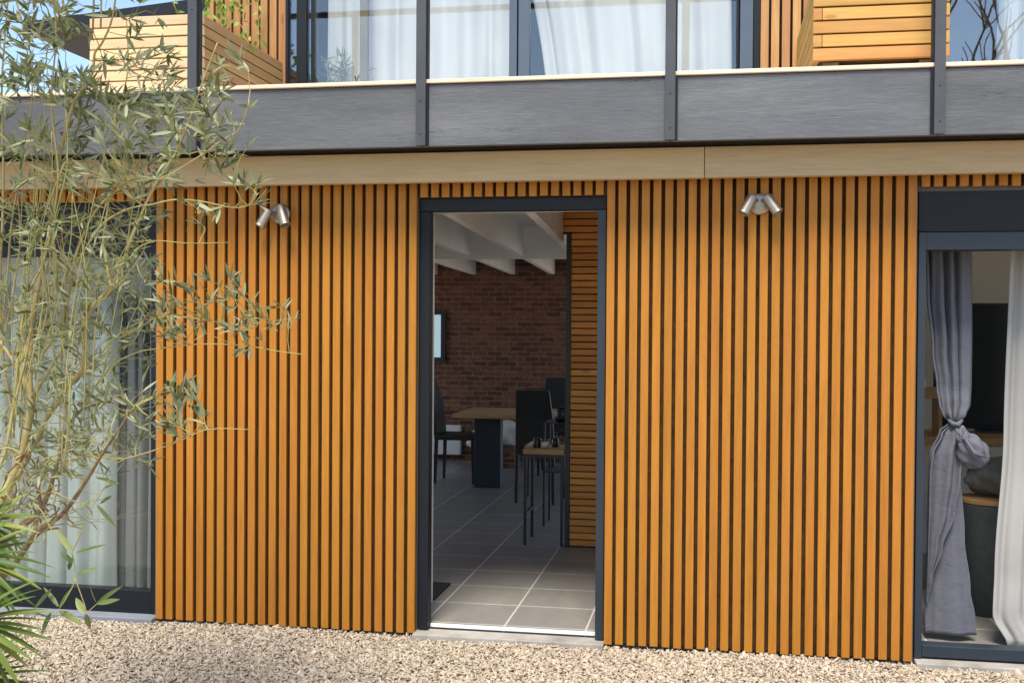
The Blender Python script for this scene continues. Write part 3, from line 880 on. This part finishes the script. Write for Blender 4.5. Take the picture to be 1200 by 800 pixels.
# ------------------------------------------------------------------ wall lamps
def wall_lamp(label, c, heads):
    t = thing('wall_lamp', label, 'wall lamp', 'brushed nickel twin spotlights on the slat panels')
    MB().lathe([(0.047, 0.0), (0.05, 0.003), (0.05, 0.016), (0.046, 0.021), (0.02, 0.023)], (c[0], -0.001, c[1]), 40, axis=(0, -1, 0)).build('back_plate', M['nickel'], t, True)
    for (xa, za, xb, zb, lean) in heads:
        a = Vector((xa, -0.052, za)); d = Vector((xb - xa, -lean, zb - za)); ln = d.length; d.normalize()
        h = MB().lathe([(0.018, 0.0), (0.0238, 0.003), (0.0248, 0.006), (0.0248, ln - 0.012), (0.0248, ln - 0.0115), (0.0268, ln - 0.008), (0.0268, ln), (0.023, ln), (0.021, ln - 0.02)], a, 28, axis=d).build('lamp_head', M['nickel'], t, True)
        for e in (h,):
            ed = e.modifiers.new('edges', 'EDGE_SPLIT'); ed.split_angle = R(40)
        MB().tube([(c[0] + (xa - c[0]) * 0.35, -0.02, c[1] + (za - c[1]) * 0.5), a + d * 0.03], 0.008, 10).build('arm', M['nickel'], h)
    return t


wall_lamp('twin spotlight on the left slat panel with uneven heads near olive leaves', (-2.159, 2.160), ((-2.204, 2.178, -2.246, 2.092, 0.02), (-2.145, 2.197, -2.106, 2.096, 0.03)))
wall_lamp('twin spotlight on the right slat panel with evenly splayed heads', (0.211, 2.180), ((0.180, 2.214, 0.136, 2.130, 0.02), (0.240, 2.212, 0.293, 2.132, 0.02)))

# ------------------------------------------------------------------ inside the dining room
sp = thing('slatted_partition', 'indoor wall of horizontal orange slats just inside the doorway', 'wall')
q = MB()
z = FL + 0.012; k = 0
while z < 2.40:
    x0 = -1.03 if z > 2.235 else -0.952
    q.box(x0, 0.335, 2.20 + random.uniform(-.0015, .0015), 2.225, z, z + 0.0388); z += 0.0465
q.build('slats', M['slat_in'], sp, bevel=0.0015)
MB().box(-0.95, 0.335, 2.301, 2.309, FL, 2.235).box(-1.028, .335, 2.301, 2.309, 2.237, 2.42).build('bounce_face', M['plaster'], sp)  # pale unseen back added to reflect light into the dining room
MB().box(-0.95, 0.335, 2.2265, 2.30, FL, 2.235).box(-1.028, .335, 2.2265, 2.30, 2.237, 2.42).build('core', M['black'], sp)
MB().box(-0.986, -0.953, 2.19, 2.31, FL, 2.234).build('edge_profile', M['black_metal'], sp, bevel=0.002)

# side table with its things
stb = thing('side_table', 'small narrow side table with wooden top and dark steel legs by the slatted partition', 'table')
MB().box(-1.279, -0.992, 2.20, 2.54, 0.722, 0.758).build('tabletop', M['table_wood'], stb, bevel=0.003)
for x, y in ((-1.272, 2.205), (-1.272, 2.515), (-1.018, 2.205), (-1.018, 2.515)):
    MB().box(x, x + 0.02, y, y + 0.02, FL, 0.721).build('leg', M['rack_metal'], stb)
each('rail', ((-1.251, -1.019, 2.206, 2.224, 0.700, 0.7205), (-1.251, -1.019, 2.516, 2.534, 0.700, 0.7205), (-1.271, -1.253, 2.226, 2.514, 0.702, 0.7205)), M['rack_metal'], stb)
MB().box(-1.271, -1.253, 2.226, 2.514, 0.30, 0.318).build('stretcher', M['rack_metal'], stb)
MB().box(-1.274, -1.262, 2.235, 2.53, 0.7585, 0.778).build('edge_strip', M['table_wood'], stb)
cj = thing('candle_jar', 'white candle in a clear glass jar on the narrow side table', 'candle')
MB().lathe([(0.026, 0), (0.028, 0.002), (0.028, 0.066), (0.0255, 0.066), (0.0255, 0.006)], (-1.135, 2.27, 0.7585), 28).build('jar', M['jar_glass'], cj, True)
MB().lathe([(0.0245, 0), (0.0245, 0.035), (0.022, 0.037)], (-1.135, 2.27, 0.7655), 24).build('wax', M['wax'], cj, True)
t = tag(MB().lathe([(0.026, 0), (0.028, .004), (0.028, 0.06), (0.024, 0.062), (0.024, 0.068), (0.01, 0.07)], (-1.195, 2.30, 0.7585), 24).build('black_jar', M['screen'], None, False), 'short black lidded jar beside the white candle', 'jar')
t = tag(MB().lathe([(0.022, 0), (0.024, .003), (0.024, 0.05), (0.015, 0.06), (0.009, 0.065), (0.009, 0.095), (0.011, 0.097), (0.011, 0.104)], (-1.075, 2.36, 0.7585), 24).build('bottle', M['screen'], None, True), 'small dark bottle on the side table right of the candle', 'bottle')
rk = thing('wire_rack', 'dark wire rack on legs standing behind the side table', 'rack')
each('shelf', ((-1.25, -0.99, 2.95, 3.25, 0.868, 0.876), (-1.25, -0.99, 2.95, 3.25, 0.50, 0.508)), M['rack_metal'], rk)
for x, y in ((-1.25, 2.95), (-1.25, 3.235), (-1.005, 2.95), (-1.005, 3.235)): MB().box(x, x + .015, y, y + .015, FL, 0.867).build('leg', M['rack_metal'], rk)
tag(MB().lathe([(0.05, 0), (0.062, 0.02), (0.06, 0.08), (0.045, 0.11), (0.03, 0.115)], (-1.12, 3.08, 0.8765), 28).build('dark_pot', M['screen'], None, True), 'dark rounded pot on top of the wire rack', 'pot')

# dining table
dt = thing('dining_table', 'thick oak dining table on dark blue slab legs in front of the brick wall', 'table')
MB().box(-2.365, -0.45, 4.70, 5.60, 0.748, 0.787).build('tabletop', M['table_wood'], dt, bevel=0.006)
for x in (-2.185, -0.86): MB().box(x, x + 0.25, 4.84, 4.97, FL, 0.747).build('leg', M['navy'], dt, bevel=0.004)


# chairs: one built, the others copied
def chair(label):
    t = thing('dining_chair', label, 'chair', 'black dining chairs round the oak table')
    MB().box(-0.20, 0.20, -0.20, 0.20, 0.415, 0.465).build('seat', M['leatherette'], t, bevel=0.015)
    bk = MB(); w0, w1 = 0.195, 0.165
    vs = [(-w0, -0.20, 0.44), (w0, -0.20, 0.44), (w0, -0.165, 0.44), (-w0, -0.165, 0.44),
          (-w0 + .01, -0.235, 0.74), (w0 - .01, -0.235, 0.74), (w0 - .01, -0.195, 0.74), (-w0 + .01, -0.195, 0.74),
          (-w1, -0.295, 0.97), (w1, -0.295, 0.97), (w1, -0.268, 0.97), (-w1, -0.268, 0.97)]
    bk.add(vs, [(0, 3, 2, 1), (8, 9, 10, 11)] + [(a + i, a + (i + 1) % 4, a + 4 + (i + 1) % 4, a + 4 + i) for a in (0, 4) for i in range(4)])
    bk.build('backrest', M['leatherette'], t, bevel=0.008)
    for sx, sy in ((-1, -1), (1, -1), (-1, 1), (1, 1)):
        x, y = sx * 0.178, sy * 0.178
        MB().add([(x - .016, y - .016, .414), (x + .016, y - .016, .414), (x + .016, y + .016, .414), (x - .016, y + .016, .414),
                  (x - .012 + sx * .008, y - .012 + sy * .012, 0), (x + .012 + sx * .008, y - .012 + sy * .012, 0), (x + .012 + sx * .008, y + .012 + sy * .012, 0), (x - .012 + sx * .008, y + .012 + sy * .012, 0)],
                 [(0, 1, 2, 3), (7, 6, 5, 4), (0, 4, 5, 1), (1, 5, 6, 2), (2, 6, 7, 3), (3, 7, 4, 0)]).build('leg', M['leatherette'], t)
    return t


ch = chair('black dining chair at the left end of the oak table, seen from the side')
ch.location = (-2.42, 5.22, FL); ch.rotation_euler = (0, 0, R(-90))
for (x, y, rz, sx, lab) in ((-1.46, 4.20, R(-6), 0.88, 'black tall backed dining chair in front of the oak table, seen from behind'),
                            (-1.55, 6.02, R(182), 1.0, 'black dining chair on the far side of the oak table near the brick wall')):
    c = ch.copy(); COL.objects.link(c); c.location = (x, y, FL); c.rotation_euler = (0, 0, rz); c.scale = (sx, 1, 1.0); c['label'] = lab
    for kid in ch.children:
        kk = kid.copy(); COL.objects.link(kk); kk.parent = c

# things on and at the brick wall
bw = thing('small_window', 'small bright window with black frame in the brick wall', 'window')
MB().box(-3.45, -2.955, 6.86, 6.899, 1.19, 1.245).box(-3.45, -2.955, 6.86, 6.899, 1.725, 1.772).box(-3.45, -3.395, 6.86, 6.899, 1.2455, 1.7245).box(-3.008, -2.955, 6.86, 6.899, 1.2455, 1.7245).build('frame', M['black_metal'], bw)
lit = bpy.data.materials.new('daylit_pane'); lit.use_nodes = True
bs = lit.node_tree.nodes['Principled BSDF']; bs.inputs['Base Color'].default_value = (.3, .4, .42, 1); bs.inputs['Roughness'].default_value = .2
bs.inputs['Emission Color'].default_value = (0.42, 0.60, 0.66, 1); bs.inputs['Emission Strength'].default_value = 0.42
MB().box(-3.394, -3.009, 6.875, 6.89, 1.246, 1.724).build('pane', lit, bw)  # pane glows by emission, standing in for daylight beyond the wall
rd = thing('radiator', 'white panel radiator low on the brick wall behind the side view chair', 'radiator')
MB().box(-3.5, -2.765, 6.80, 6.87, 0.16, 0.49).build('panel', M['white_paint'], rd, bevel=0.008)
each('bracket', ((-3.4, -3.36, 6.87, 6.899, 0.2, 0.45), (-2.9, -2.86, 6.87, 6.899, 0.2, 0.45)), M['black_metal'], rd)
pf = thing('armchair', 'low pale armchair on a brick coloured base under the far side of the table', 'armchair')
pb = MB(); puff(pb, (-2.27, 6.45, 0.42), 0.30, 0.24, 0.16, 8, tilt=0.15); pb.build('cushion', M['plaster'], pf, True)
MB().box(-2.40, -2.06, 6.28, 6.62, FL, 0.33).build('base', M['brick'], pf, bevel=0.02)
dm = MB().box(-1.95, -1.49, 0.555, 0.955, FL + 0.001, FL + 0.012)
tag(dm.build('door_mat', M['mat_rubber'], bevel=0.003), 'black door mat on the grey tiles inside the doorway', 'mat')

# ------------------------------------------------------------------ inside the right room
ct = thing('counter', 'wooden counter board under the dark television in the right room', 'counter')
MB().box(1.0, 2.4, 1.18, 1.72, 0.950, 0.995).build('board', M['table_wood'], ct, bevel=0.004)
each('support', ((1.02, 1.06, 1.22, 1.70, FL, 0.949), (2.3, 2.34, 1.22, 1.70, FL, 0.949)), M['black_metal'], ct)
tv = thing('television', 'large dark television standing on the wooden counter', 'television')
MB().box(1.30, 2.25, 1.60, 1.635, 1.012, 1.755).build('bezel', M['black_metal'], tv, bevel=0.004)
MB().box(1.312, 2.238, 1.595, 1.599, 1.024, 1.743).build('screen', M['screen'], tv)
MB().box(1.55, 2.0, 1.52, 1.70, 0.996, 1.0105).build('stand', M['black_metal'], tv)
sh = thing('wall_shelf', 'short orange wooden shelf left of the grey curtain', 'shelf')
MB().box(0.97, 1.32, 1.30, 1.50, 1.205, 1.262).build('board', M['table_wood'], sh, bevel=0.003)
each('support', ((0.99, 1.01, 1.30, 1.5, 0.996, 1.204), (1.27, 1.29, 1.30, 1.5, 0.996, 1.204)), M['table_wood'], sh)
tag(MB().lathe([(0.018, 0), (0.02, .002), (0.02, 0.05), (0.017, 0.055)], (1.19, 1.36, 1.263), 20).build('white_candle', M['wax'], None, True), 'small white candle on the short wooden shelf', 'candle')
br = thing('storage_bin', 'round dark grey storage bin with wooden lid behind the voile curtain', 'bin')
MB().lathe([(0.140, 0), (0.146, 0.004), (0.166, 0.575), (0.166, 0.582), (0.155, 0.585)], (1.475, 0.93, FL + .001), 48).build('body', M['dark_tub'], br, True)
MB().lathe([(0.165, 0), (0.168, 0.003), (0.168, 0.02), (0.162, 0.024), (0.02, 0.025)], (1.475, 0.93, FL + 0.588), 48).build('lid', M['lid_wood'], br, False, bevel=0)
cu = MB(); puff(cu, (1.55, 0.96, 0.818), 0.20, 0.13, 0.105, 21, tilt=0.08)
tag(cu.build('cushion', M['cushion'], None, True), 'grey green cushion lying on the lid of the dark bin', 'cushion')

# potted plant behind the upper left glass
pp = thing('potted_plant', 'feathery potted plant behind the upper glass next to the dark frame', 'plant')
a_, l_ = MB(), MB()
MB().lathe([(0.06, 0), (0.085, 0.15), (0.09, 0.16), (0.08, 0.16)], (-2.24, 1.09, 2.7405), 24).build('pot', M['dark_tub'], pp, True)
for k in range(11):
    p = Vector((-2.24, 1.09, 2.89)); d = Vector((random.uniform(-.35, .4), random.uniform(-.1, .1), 1)).normalized(); pts = [p.copy()]
    for i in range(7):
        d = (d + Vector((random.uniform(-.15, .15), 0, -.02))).normalized(); p = p + d * random.uniform(.03, .06); p.y = min(max(p.y, 1.05), 1.13); pts.append(p.copy())
        for q_ in range(3): blade(l_, p, d * .6 + rv(), rv(), random.uniform(.04, .08), .009, .3)
    a_.tube(pts, .002, 5)
a_.build('stem', M['bark'], pp, True); l_.build('leaves', M['olive_leaf'], pp, True)

# ------------------------------------------------------------------ the olive tree
ol = thing('olive_tree', 'young olive tree with many thin pale stems and narrow silver green leaves', 'tree')
wd, lv = MB(), MB()
STEMS = []


def stem(pts, d0, d1, r0, r1, n=7, mb=None, reg=True):
    """pts in photo pixels; d0..d1 metres from the camera along its axis; radii in photo pixels"""
    out = []
    for i, (x, y) in enumerate(pts):
        t = i / (len(pts) - 1)
        out.append(P(x, y, d0 + (d1 - d0) * t))
    # smooth (Catmull-Rom)
    sm = []
    for i in range(len(out) - 1):
        p0, p1, p2, p3 = out[max(i - 1, 0)], out[i], out[i + 1], out[min(i + 2, len(out) - 1)]
        for k in range(4):
            t = k / 4
            sm.append(0.5 * ((2 * p1) + (p2 - p0) * t + (2 * p0 - 5 * p1 + 4 * p2 - p3) * t * t + (3 * p1 - p0 - 3 * p2 + p3) * t ** 3))
    sm.append(out[-1])
    rr = [(r0 + (r1 - r0) * i / (len(sm) - 1)) * 2.05 / FPX * random.uniform(.92, 1.1) for i in range(len(sm))]
    (mb or wd).tube(sm, rr, n, r=random.uniform(0, .25) if r0 > 2.7 else None)
    if reg:
        for i in range(len(sm)): STEMS.append(sm[i])
    return sm


D = 3.45
def base_px():   # root crown, below the picture
    return (-14, 1010)
S = []
S.append(stem([(-20, 1010), (-14, 800), (-8, 650), (0, 590), (10, 570), (25, 535), (32, 505), (37, 465), (27, 440), (25, 425), (32, 407), (38, 385), (40, 360), (47, 325), (50, 310)], D, D, 10, 4.5, 10))
S.append(stem([(37, 480), (36, 400), (47, 325), (60, 262), (64, 220), (72, 175), (85, 125), (90, 114), (108, 87), (111, 63), (120, 50), (132, 20), (140, -40)], D, D - .15, 4.5, 1.6))
S.append(stem([(20, 560), (38, 525), (52, 495), (65, 475), (82, 450), (97, 432), (99, 410), (102, 377), (110, 357), (130, 337), (145, 305), (150, 290), (162, 260), (182, 217), (205, 180), (222, 140), (236, 100), (255, 50)], D, D - .3, 5.5, 1.2))
S.append(stem([(130, 337), (124, 305), (121, 282), (125, 252), (130, 215), (135, 177), (140, 130), (150, 80), (148, 20)], D - .1, D + .1, 2.6, 1.0))
S.append(stem([(15, 487), (6, 440), (2, 400), (0, 330), (4, 220), (2, 105), (6, 40), (12, -30)], D + .1, D + .2, 3.5, 1.6))
S.append(stem([(7, 525), (15, 480), (20, 450), (22, 400), (35, 340), (50, 310), (62, 260), (68, 200), (60, 120), (66, 40), (60, -30)], D - .1, D - .2, 3.2, 1.2))
S.append(stem([(0, 545), (7, 525), (18, 470), (30, 420), (36, 385)], D - .15, D - .12, 3.0, 2.2))
S.append(stem([(0, 400), (15, 422), (25, 440)], D + .05, D, 3.2, 3.0))
S.append(stem([(-20, 500), (0, 400), (8, 330), (15, 250), (30, 180), (38, 100), (30, 20)], D + .25, D + .3, 3.0, 1.0))
S.append(stem([(40, 360), (58, 335), (66, 326), (64, 300), (60, 262)], D, D - .03, 3.0, 3.0))
S.append(stem([(45, 420), (70, 385), (82, 340), (86, 310), (100, 270), (118, 240), (150, 215), (189, 209), (236, 182), (260, 165), (280, 152), (292, 120)], D, D - .4, 2.8, 0.9))
S.append(stem([(36, 470), (60, 430), (76, 400), (80, 350), (84, 320), (98, 295), (121, 262), (150, 245), (176, 240), (205, 234), (236, 236), (270, 243), (290, 241), (303, 226)], D + .05, D - .45, 2.6, 0.8))
S.append(stem([(110, 357), (140, 332), (165, 300), (172, 285), (186, 282), (222, 285), (267, 284)], D - .1, D - .4, 1.5, 0.6))
S.append(stem([(100, 470), (130, 430), (160, 413), (189, 408), (236, 403), (287, 405), (330, 412), (354, 415)], D, D - .4, 1.5, 0.6))
S.append(stem([(100, 440), (135, 395), (160, 385), (189, 371), (236, 374), (280, 381), (310, 378), (345, 372)], D, D - .3, 1.4, 0.6))
S.append(stem([(67, 542), (100, 535), (145, 537), (202, 520), (243, 503), (292, 503)], D - .1, D - .4, 1.6, 0.6))
# dark old wood low on the left
DK = MB()
stem([(-20, 640), (0, 636), (25, 617), (45, 600), (58, 575), (63, 555), (70, 535), (78, 505), (95, 480), (130, 470)], D - .05, D, 7, 1.6, 8, DK)
stem([(0, 670), (20, 655), (40, 628), (60, 612), (75, 600), (90, 580), (105, 557), (118, 535), (130, 517), (150, 487), (160, 475)], D - .1, D - .25, 6.5, 1.3, 8, DK)
stem([(20, 655), (-10, 700), (-16, 800), (-20, 1010)], D - .1, D, 8, 10, 8, DK)
stem([(50, 600), (45, 570), (56, 548), (52, 530)], D - .1, D - .1, 4, 1.2, 7, DK)
# upper crown outside the frame (shade and side views)
for k in range(9):
    x0 = random.uniform(-10, 130)
    stem([(x0, random.uniform(-20, 60)), (x0 + random.uniform(-40, 60), -110), (x0 + random.uniform(-90, 120), -230)], D, D + random.uniform(-.4, .5), 2, .8)
for k in range(6):
    y0 = random.uniform(60, 420)
    stem([(random.uniform(0, 20), y0), (-70, y0 - 80), (-160, y0 - random.uniform(120, 200))], D + .1, D + random.uniform(-.3, .5), 2.2, .8)
STEM_ARR = np.array([tuple(p) for p in STEMS])


def twig(target, leafy, r0=0.0017, lmin=.040, lmax=.068, wmin=.0085, wmax=.013, start=None, bare=0.35):
    """a thin twig from the nearest stem to target; leaves in pairs on its outer part"""
    tg = Vector(target)
    if start is None:
        dd = np.linalg.norm((STEM_ARR - np.array(tg)) * np.array([1, .6, 1]), axis=1) + rng.uniform(0, .10, len(STEM_ARR))
        dd = np.where(STEM_ARR[:, 2] > tg.z + 0.06, dd + .25, dd)
        start = Vector(STEM_ARR[int(np.argmin(dd))])
    ln = (tg - start).length
    if ln > 0.5: start = tg + (start - tg) * (0.5 / ln); ln = .5
    side = rv() * ln * 0.22
    n = max(4, int(ln / 0.022))
    pts = []
    for i in range(n + 1):
        t = i / n
        p = start.lerp(tg, t) + side * math.sin(math.pi * t) + rv() * 0.003
        pts.append(p)
    wd.tube(pts, [r0 * (1 - .65 * i / n) for i in range(n + 1)], 4, cap=False)
    for i in range(1, n + 1):
        t = i / n
        if t < bare or random.random() > leafy: continue
        d = (pts[i] - pts[i - 1]).normalized()
        o1 = d.cross(rv())
        if o1.length < .05: continue
        o1.normalize()
        for sgn in (1, -1):
            if random.random() < .15: continue
            dv = d * random.uniform(.5, 1.1) + o1 * sgn * random.uniform(.5, 1) + Vector((0, 0, random.uniform(-.05, .75)))
            blade(lv, pts[i], dv, rv() + Vector((-.3, -.8, 1.0)), random.uniform(lmin, lmax), random.uniform(wmin, wmax), random.uniform(-.08, .14), segs=4)
    d = (pts[-1] - pts[-2]).normalized()
    for s_ in (0, 1, -1):
        dv = d * 1.2 + rv() * .55
        if leafy > .2: blade(lv, pts[-1], dv, rv() + Vector((-.3, -.8, .8)), random.uniform(lmin, lmax), random.uniform(wmin, wmax), random.uniform(-.05, .12), segs=4)
    return pts


def fill(x0, x1, y0, y1, n, leafy, dspread=.35, dmid=D, **kw):
    for _ in range(n):
        twig(P(random.uniform(x0, x1), random.uniform(y0, y1), dmid + random.uniform(-dspread, dspread)), leafy, **kw)


TH = dict(lmin=.032, lmax=.058, wmin=.0055, wmax=.009)
fill(0, 110, -30, 110, 66, .85)
fill(90, 215, 60, 150, 27, .8)
fill(100, 200, -20, 60, 9, .7)
fill(0, 240, 110, 215, 80, .75)
fill(190, 292, 70, 200, 34, .8, .25, D - .25)
fill(0, 190, 200, 300, 85, .6, **TH)
fill(0, 180, 300, 430, 130, .6, **TH)
fill(0, 180, 430, 560, 105, .55, **TH)
fill(-40, 70, 480, 600, 26, .4, **TH)
fill(188, 285, 325, 395, 26, .7, .12, D - .3, lmin=.034, lmax=.06, wmin=.006, wmax=.010)
fill(280, 350, 345, 415, 12, .6, .08, D - .35, lmin=.028, lmax=.046, wmin=.005, wmax=.008)
fill(180, 232, 425, 475, 8, .85, .1, D - .25)
fill(190, 300, 470, 525, 6, .5, .1, D - .3)
fill(282, 308, 205, 240, 4, .9, .05, D - .42)
fill(185, 265, 235, 300, 6, .25, .1, D - .35)
fill(-200, 0, -150, 420, 80, .7)
fill(-200, 180, -330, -40, 260, .85, .45)
# upright young shoots
for _ in range(34):
    x0, y0 = random.uniform(0, 110), random.uniform(330, 560)
    x1 = x0 + random.uniform(-25, 75)
    y1 = random.uniform(60, 320)
    dd = D + random.uniform(-.25, .15)
    stem([(x0, y0), (x0 + (x1 - x0) * .35 + random.uniform(-14, 14), y0 + (y1 - y0) * .4), (x0 + (x1 - x0) * .7 + random.uniform(-12, 12), y0 + (y1 - y0) * .72), (x1, y1)], dd, dd + random.uniform(-.15, .15), 1.5, .6, 5, None, False)
# bare curling shoots
for _ in range(110):
    twig(P(random.uniform(0, 185), random.uniform(190, 610), D + random.uniform(-.3, .2)), .0, r0=.0014)
# tangle of dry curled shoots low on the trunk
for _ in range(70):
    p = P(random.uniform(0, 72), random.uniform(525, 625), D - .15 + random.uniform(-.12, .1)); d_ = rv(); pts = [p.copy()]
    for i in range(9):
        d_ = (d_ + rv() * .55 + Vector((0, 0, -.06))).normalized(); p = p + d_ * random.uniform(.008, .018); pts.append(p.copy())
    (wd if random.random() < .45 else DK).tube(pts, [random.uniform(.0012, .003)] * 9 + [.0006], 4, cap=False)
wd.build('trunk', M['bark'], ol, True); DK.build('old_trunk', M['bark_dark'], ol, True)
lv.build('crown', M['olive_leaf'], ol, True)

# ------------------------------------------------------------------ broad leaved shoots in front of the left window
sg = thing('leafy_shoots', 'thin shoots with broad pointed green leaves hanging low before the left window', 'plant')
a_, l_ = MB(), MB()
D2 = 3.15
def sstem(pts, r=1.2): return stem(pts, D2, D2, r, r * .6, 5, a_, False)
sstem([(40, 590), (50, 600), (60, 620), (72, 638), (84, 647), (88, 677), (78, 700), (69, 713)])
sstem([(84, 647), (92, 630), (104, 600), (120, 575), (130, 560)])
sstem([(88, 677), (98, 705), (102, 716), (108, 712), (114, 707), (122, 703)], .9)
sstem([(60, 575), (100, 590), (118, 575)], .9)
for (x0, y0, x1, y1, w) in ((85, 647, 67, 621, 8), (89, 647, 125, 638, 6), (84, 659, 71, 646, 7), (81, 668, 85, 650, 7), (91, 673, 116, 664, 7), (70, 710, 87, 684, 6), (68, 710, 51, 687, 6),
                            (114, 706, 142, 686, 6), (115, 707, 141, 702, 7), (113, 705, 103, 682, 6), (99, 718, 89, 700, 9), (60, 718, 49, 744, 10), (70, 716, 95, 729, 9), (101, 719, 106, 736, 8),
                            (118, 575, 139, 563, 6), (114, 592, 136, 617, 5), (113, 560, 140, 566, 7), (106, 586, 90, 597, 5), (118, 590, 131, 580, 5), (82, 617, 101, 612, 6), (60, 690, 40, 715, 7), (30, 716, 62, 722, 6)):
    a = P(x0, y0, D2 + random.uniform(-.05, .05)); c = P(x1, y1, D2 + random.uniform(-.07, .07))
    blade(l_, a, c - a, Vector((-.3, -1, 1)) + rv() * .8, (c - a).length, w * D2 / FPX * .95, random.uniform(-.03, .12), segs=5, fold=.35)
a_.build('stem', M['bark'], sg, True); l_.build('leaves', M['shoot_leaf'], sg, True)

# ------------------------------------------------------------------ fan palm
pm = thing('fan_palm', 'small green fan palm with stiff narrow blades at the lower left corner', 'plant')
a_, l_ = MB(), MB()
D3 = 2.9
root = P(-45, 1060, D3)
root.z = 0.0
for (hx, hy, rot0, spread, nb, ln, dd) in ((-32, 655, 8, 150, 20, 88, 0), (-30, 730, 30, 160, 22, 92, -.12), (-34, 800, 10, 170, 22, 90, -.05), (-90, 700, 60, 180, 20, 95, .15), (-60, 850, 40, 180, 20, 95, -.25), (-22, 612, -8, 120, 14, 74, .12)):
    hub = P(hx, hy, D3 + dd)
    mid = root.lerp(hub, .55) + Vector((-.05, 0, .05))
    a_.tube([root + rv() * .02, mid, hub], [.008, .006, .005], 6)
    for k in range(nb):
        an = R(rot0 - spread / 2 + spread * k / (nb - 1) + random.uniform(-3, 3))
        dv = rt * math.cos(an) - up * math.sin(an) - fw * random.uniform(-.15, .35)
        blade(l_, hub, dv, Vector((-.2, -.6, 1)) + rv() * .25, ln * D3 / FPX * random.uniform(.8, 1.05), random.uniform(.011, .019), random.uniform(.12, .42), segs=7, fold=.45)
a_.build('stalk', M['palm_leaf'], pm, True); l_.build('fronds', M['palm_leaf'], pm, True)

# ------------------------------------------------------------------ what the glass reflects: garden behind the camera
hd = thing('hedge', 'tall dark green hedge added out of view to darken the glass reflections', 'hedge')  # unseen leaf screen added to keep bright horizon sky out of the glass
l_ = MB()
for _ in range(9000):
    c = Vector((random.uniform(-26, 22), -13.5 + random.gauss(0, .45), 0)); hgt = 1.7 + .3 * math.sin(c.x * .9) + .3 * math.sin(c.x * 2.3 + 1)
    c.z = hgt * math.sqrt(random.random())
    blade(l_, c, rv(), rv(), random.uniform(.25, .5), random.uniform(.12, .25), .1, segs=2)
l_.build('foliage', M['hedge_leaf'], hd)
MB().box(-26, 22, -13.7, -13.4, 0, 1.3).build('stem_mass', M['bark_dark'], hd)


def bare_tree(label, x, y, h, seed):
    rs = random.Random(seed)
    t = thing('bare_tree', label, 'tree', 'trees of the garden opposite the house')
    w = MB()
    def br(p, d, ln, r, lev):
        pts = [p.copy()]
        for i in range(5):
            d = (d + Vector((rs.uniform(-.25, .25), rs.uniform(-.25, .25), rs.uniform(-.1, .2)))).normalized()
            p = p + d * ln / 5; pts.append(p.copy())
        w.tube(pts, [r * (1 - .1 * i) for i in range(6)], 6 if lev < 2 else 4, cap=False)
        if lev >= 4: return
        for i in range(3 if lev else 5):
            q_ = pts[rs.randint(2, 5)]
            br(q_, (d + Vector((rs.uniform(-1, 1), rs.uniform(-1, 1), rs.uniform(-.2, .6)))).normalized(), ln * rs.uniform(.55, .75), r * .55, lev + 1)
    br(Vector((x, y, 0)), Vector((0, 0, 1)), h * .45, h * .016, 0)
    w.build('trunk', M['bark_dark'], t, True)


bare_tree('bare branching tree opposite the golden planter', 4.6, -12.0, 9.5, 3)
bare_tree('bare branching tree opposite the left window', -9.0, -12.2, 8.0, 9)

# ------------------------------------------------------------------ light
AZ, EL = R(1), R(61)
sd = bpy.data.lights.new('sun', 'SUN'); sd.energy = 3.4; sd.angle = R(20); sd.color = (1.0, 0.93, 0.82)
so = bpy.data.objects.new('sun', sd); COL.objects.link(so)
dirn = Vector((-math.sin(AZ) * math.cos(EL), -math.cos(AZ) * math.cos(EL), math.sin(EL)))
so.rotation_euler = dirn.to_track_quat('Z', 'Y').to_euler()
so.location = dirn * 30
w = bpy.data.worlds.new('World'); scene.world = w; w.use_nodes = True
nt = w.node_tree; bg = nt.nodes['Background']
sk = nt.nodes.new('ShaderNodeTexSky'); sk.sky_type = 'NISHITA'; sk.sun_disc = False
sk.sun_elevation = EL; sk.sun_rotation = math.pi + AZ; sk.air_density = 1.0; sk.dust_density = 0.7; sk.ozone_density = 2.0
nt.links.new(sk.outputs[0], bg.inputs[0]); bg.inputs[1].default_value = 0.15

scene.view_settings.view_transform = 'Standard'; scene.view_settings.look = 'None'
scene.view_settings.gamma = 1.0; scene.view_settings.use_curve_mapping = False
scene.view_settings.exposure = 0.80
scene.cycles.max_bounces = 10; scene.cycles.diffuse_bounces = 6; scene.cycles.transparent_max_bounces = 24
scene.cycles.use_denoising = True
scene.cycles.sample_clamp_indirect = 6.0
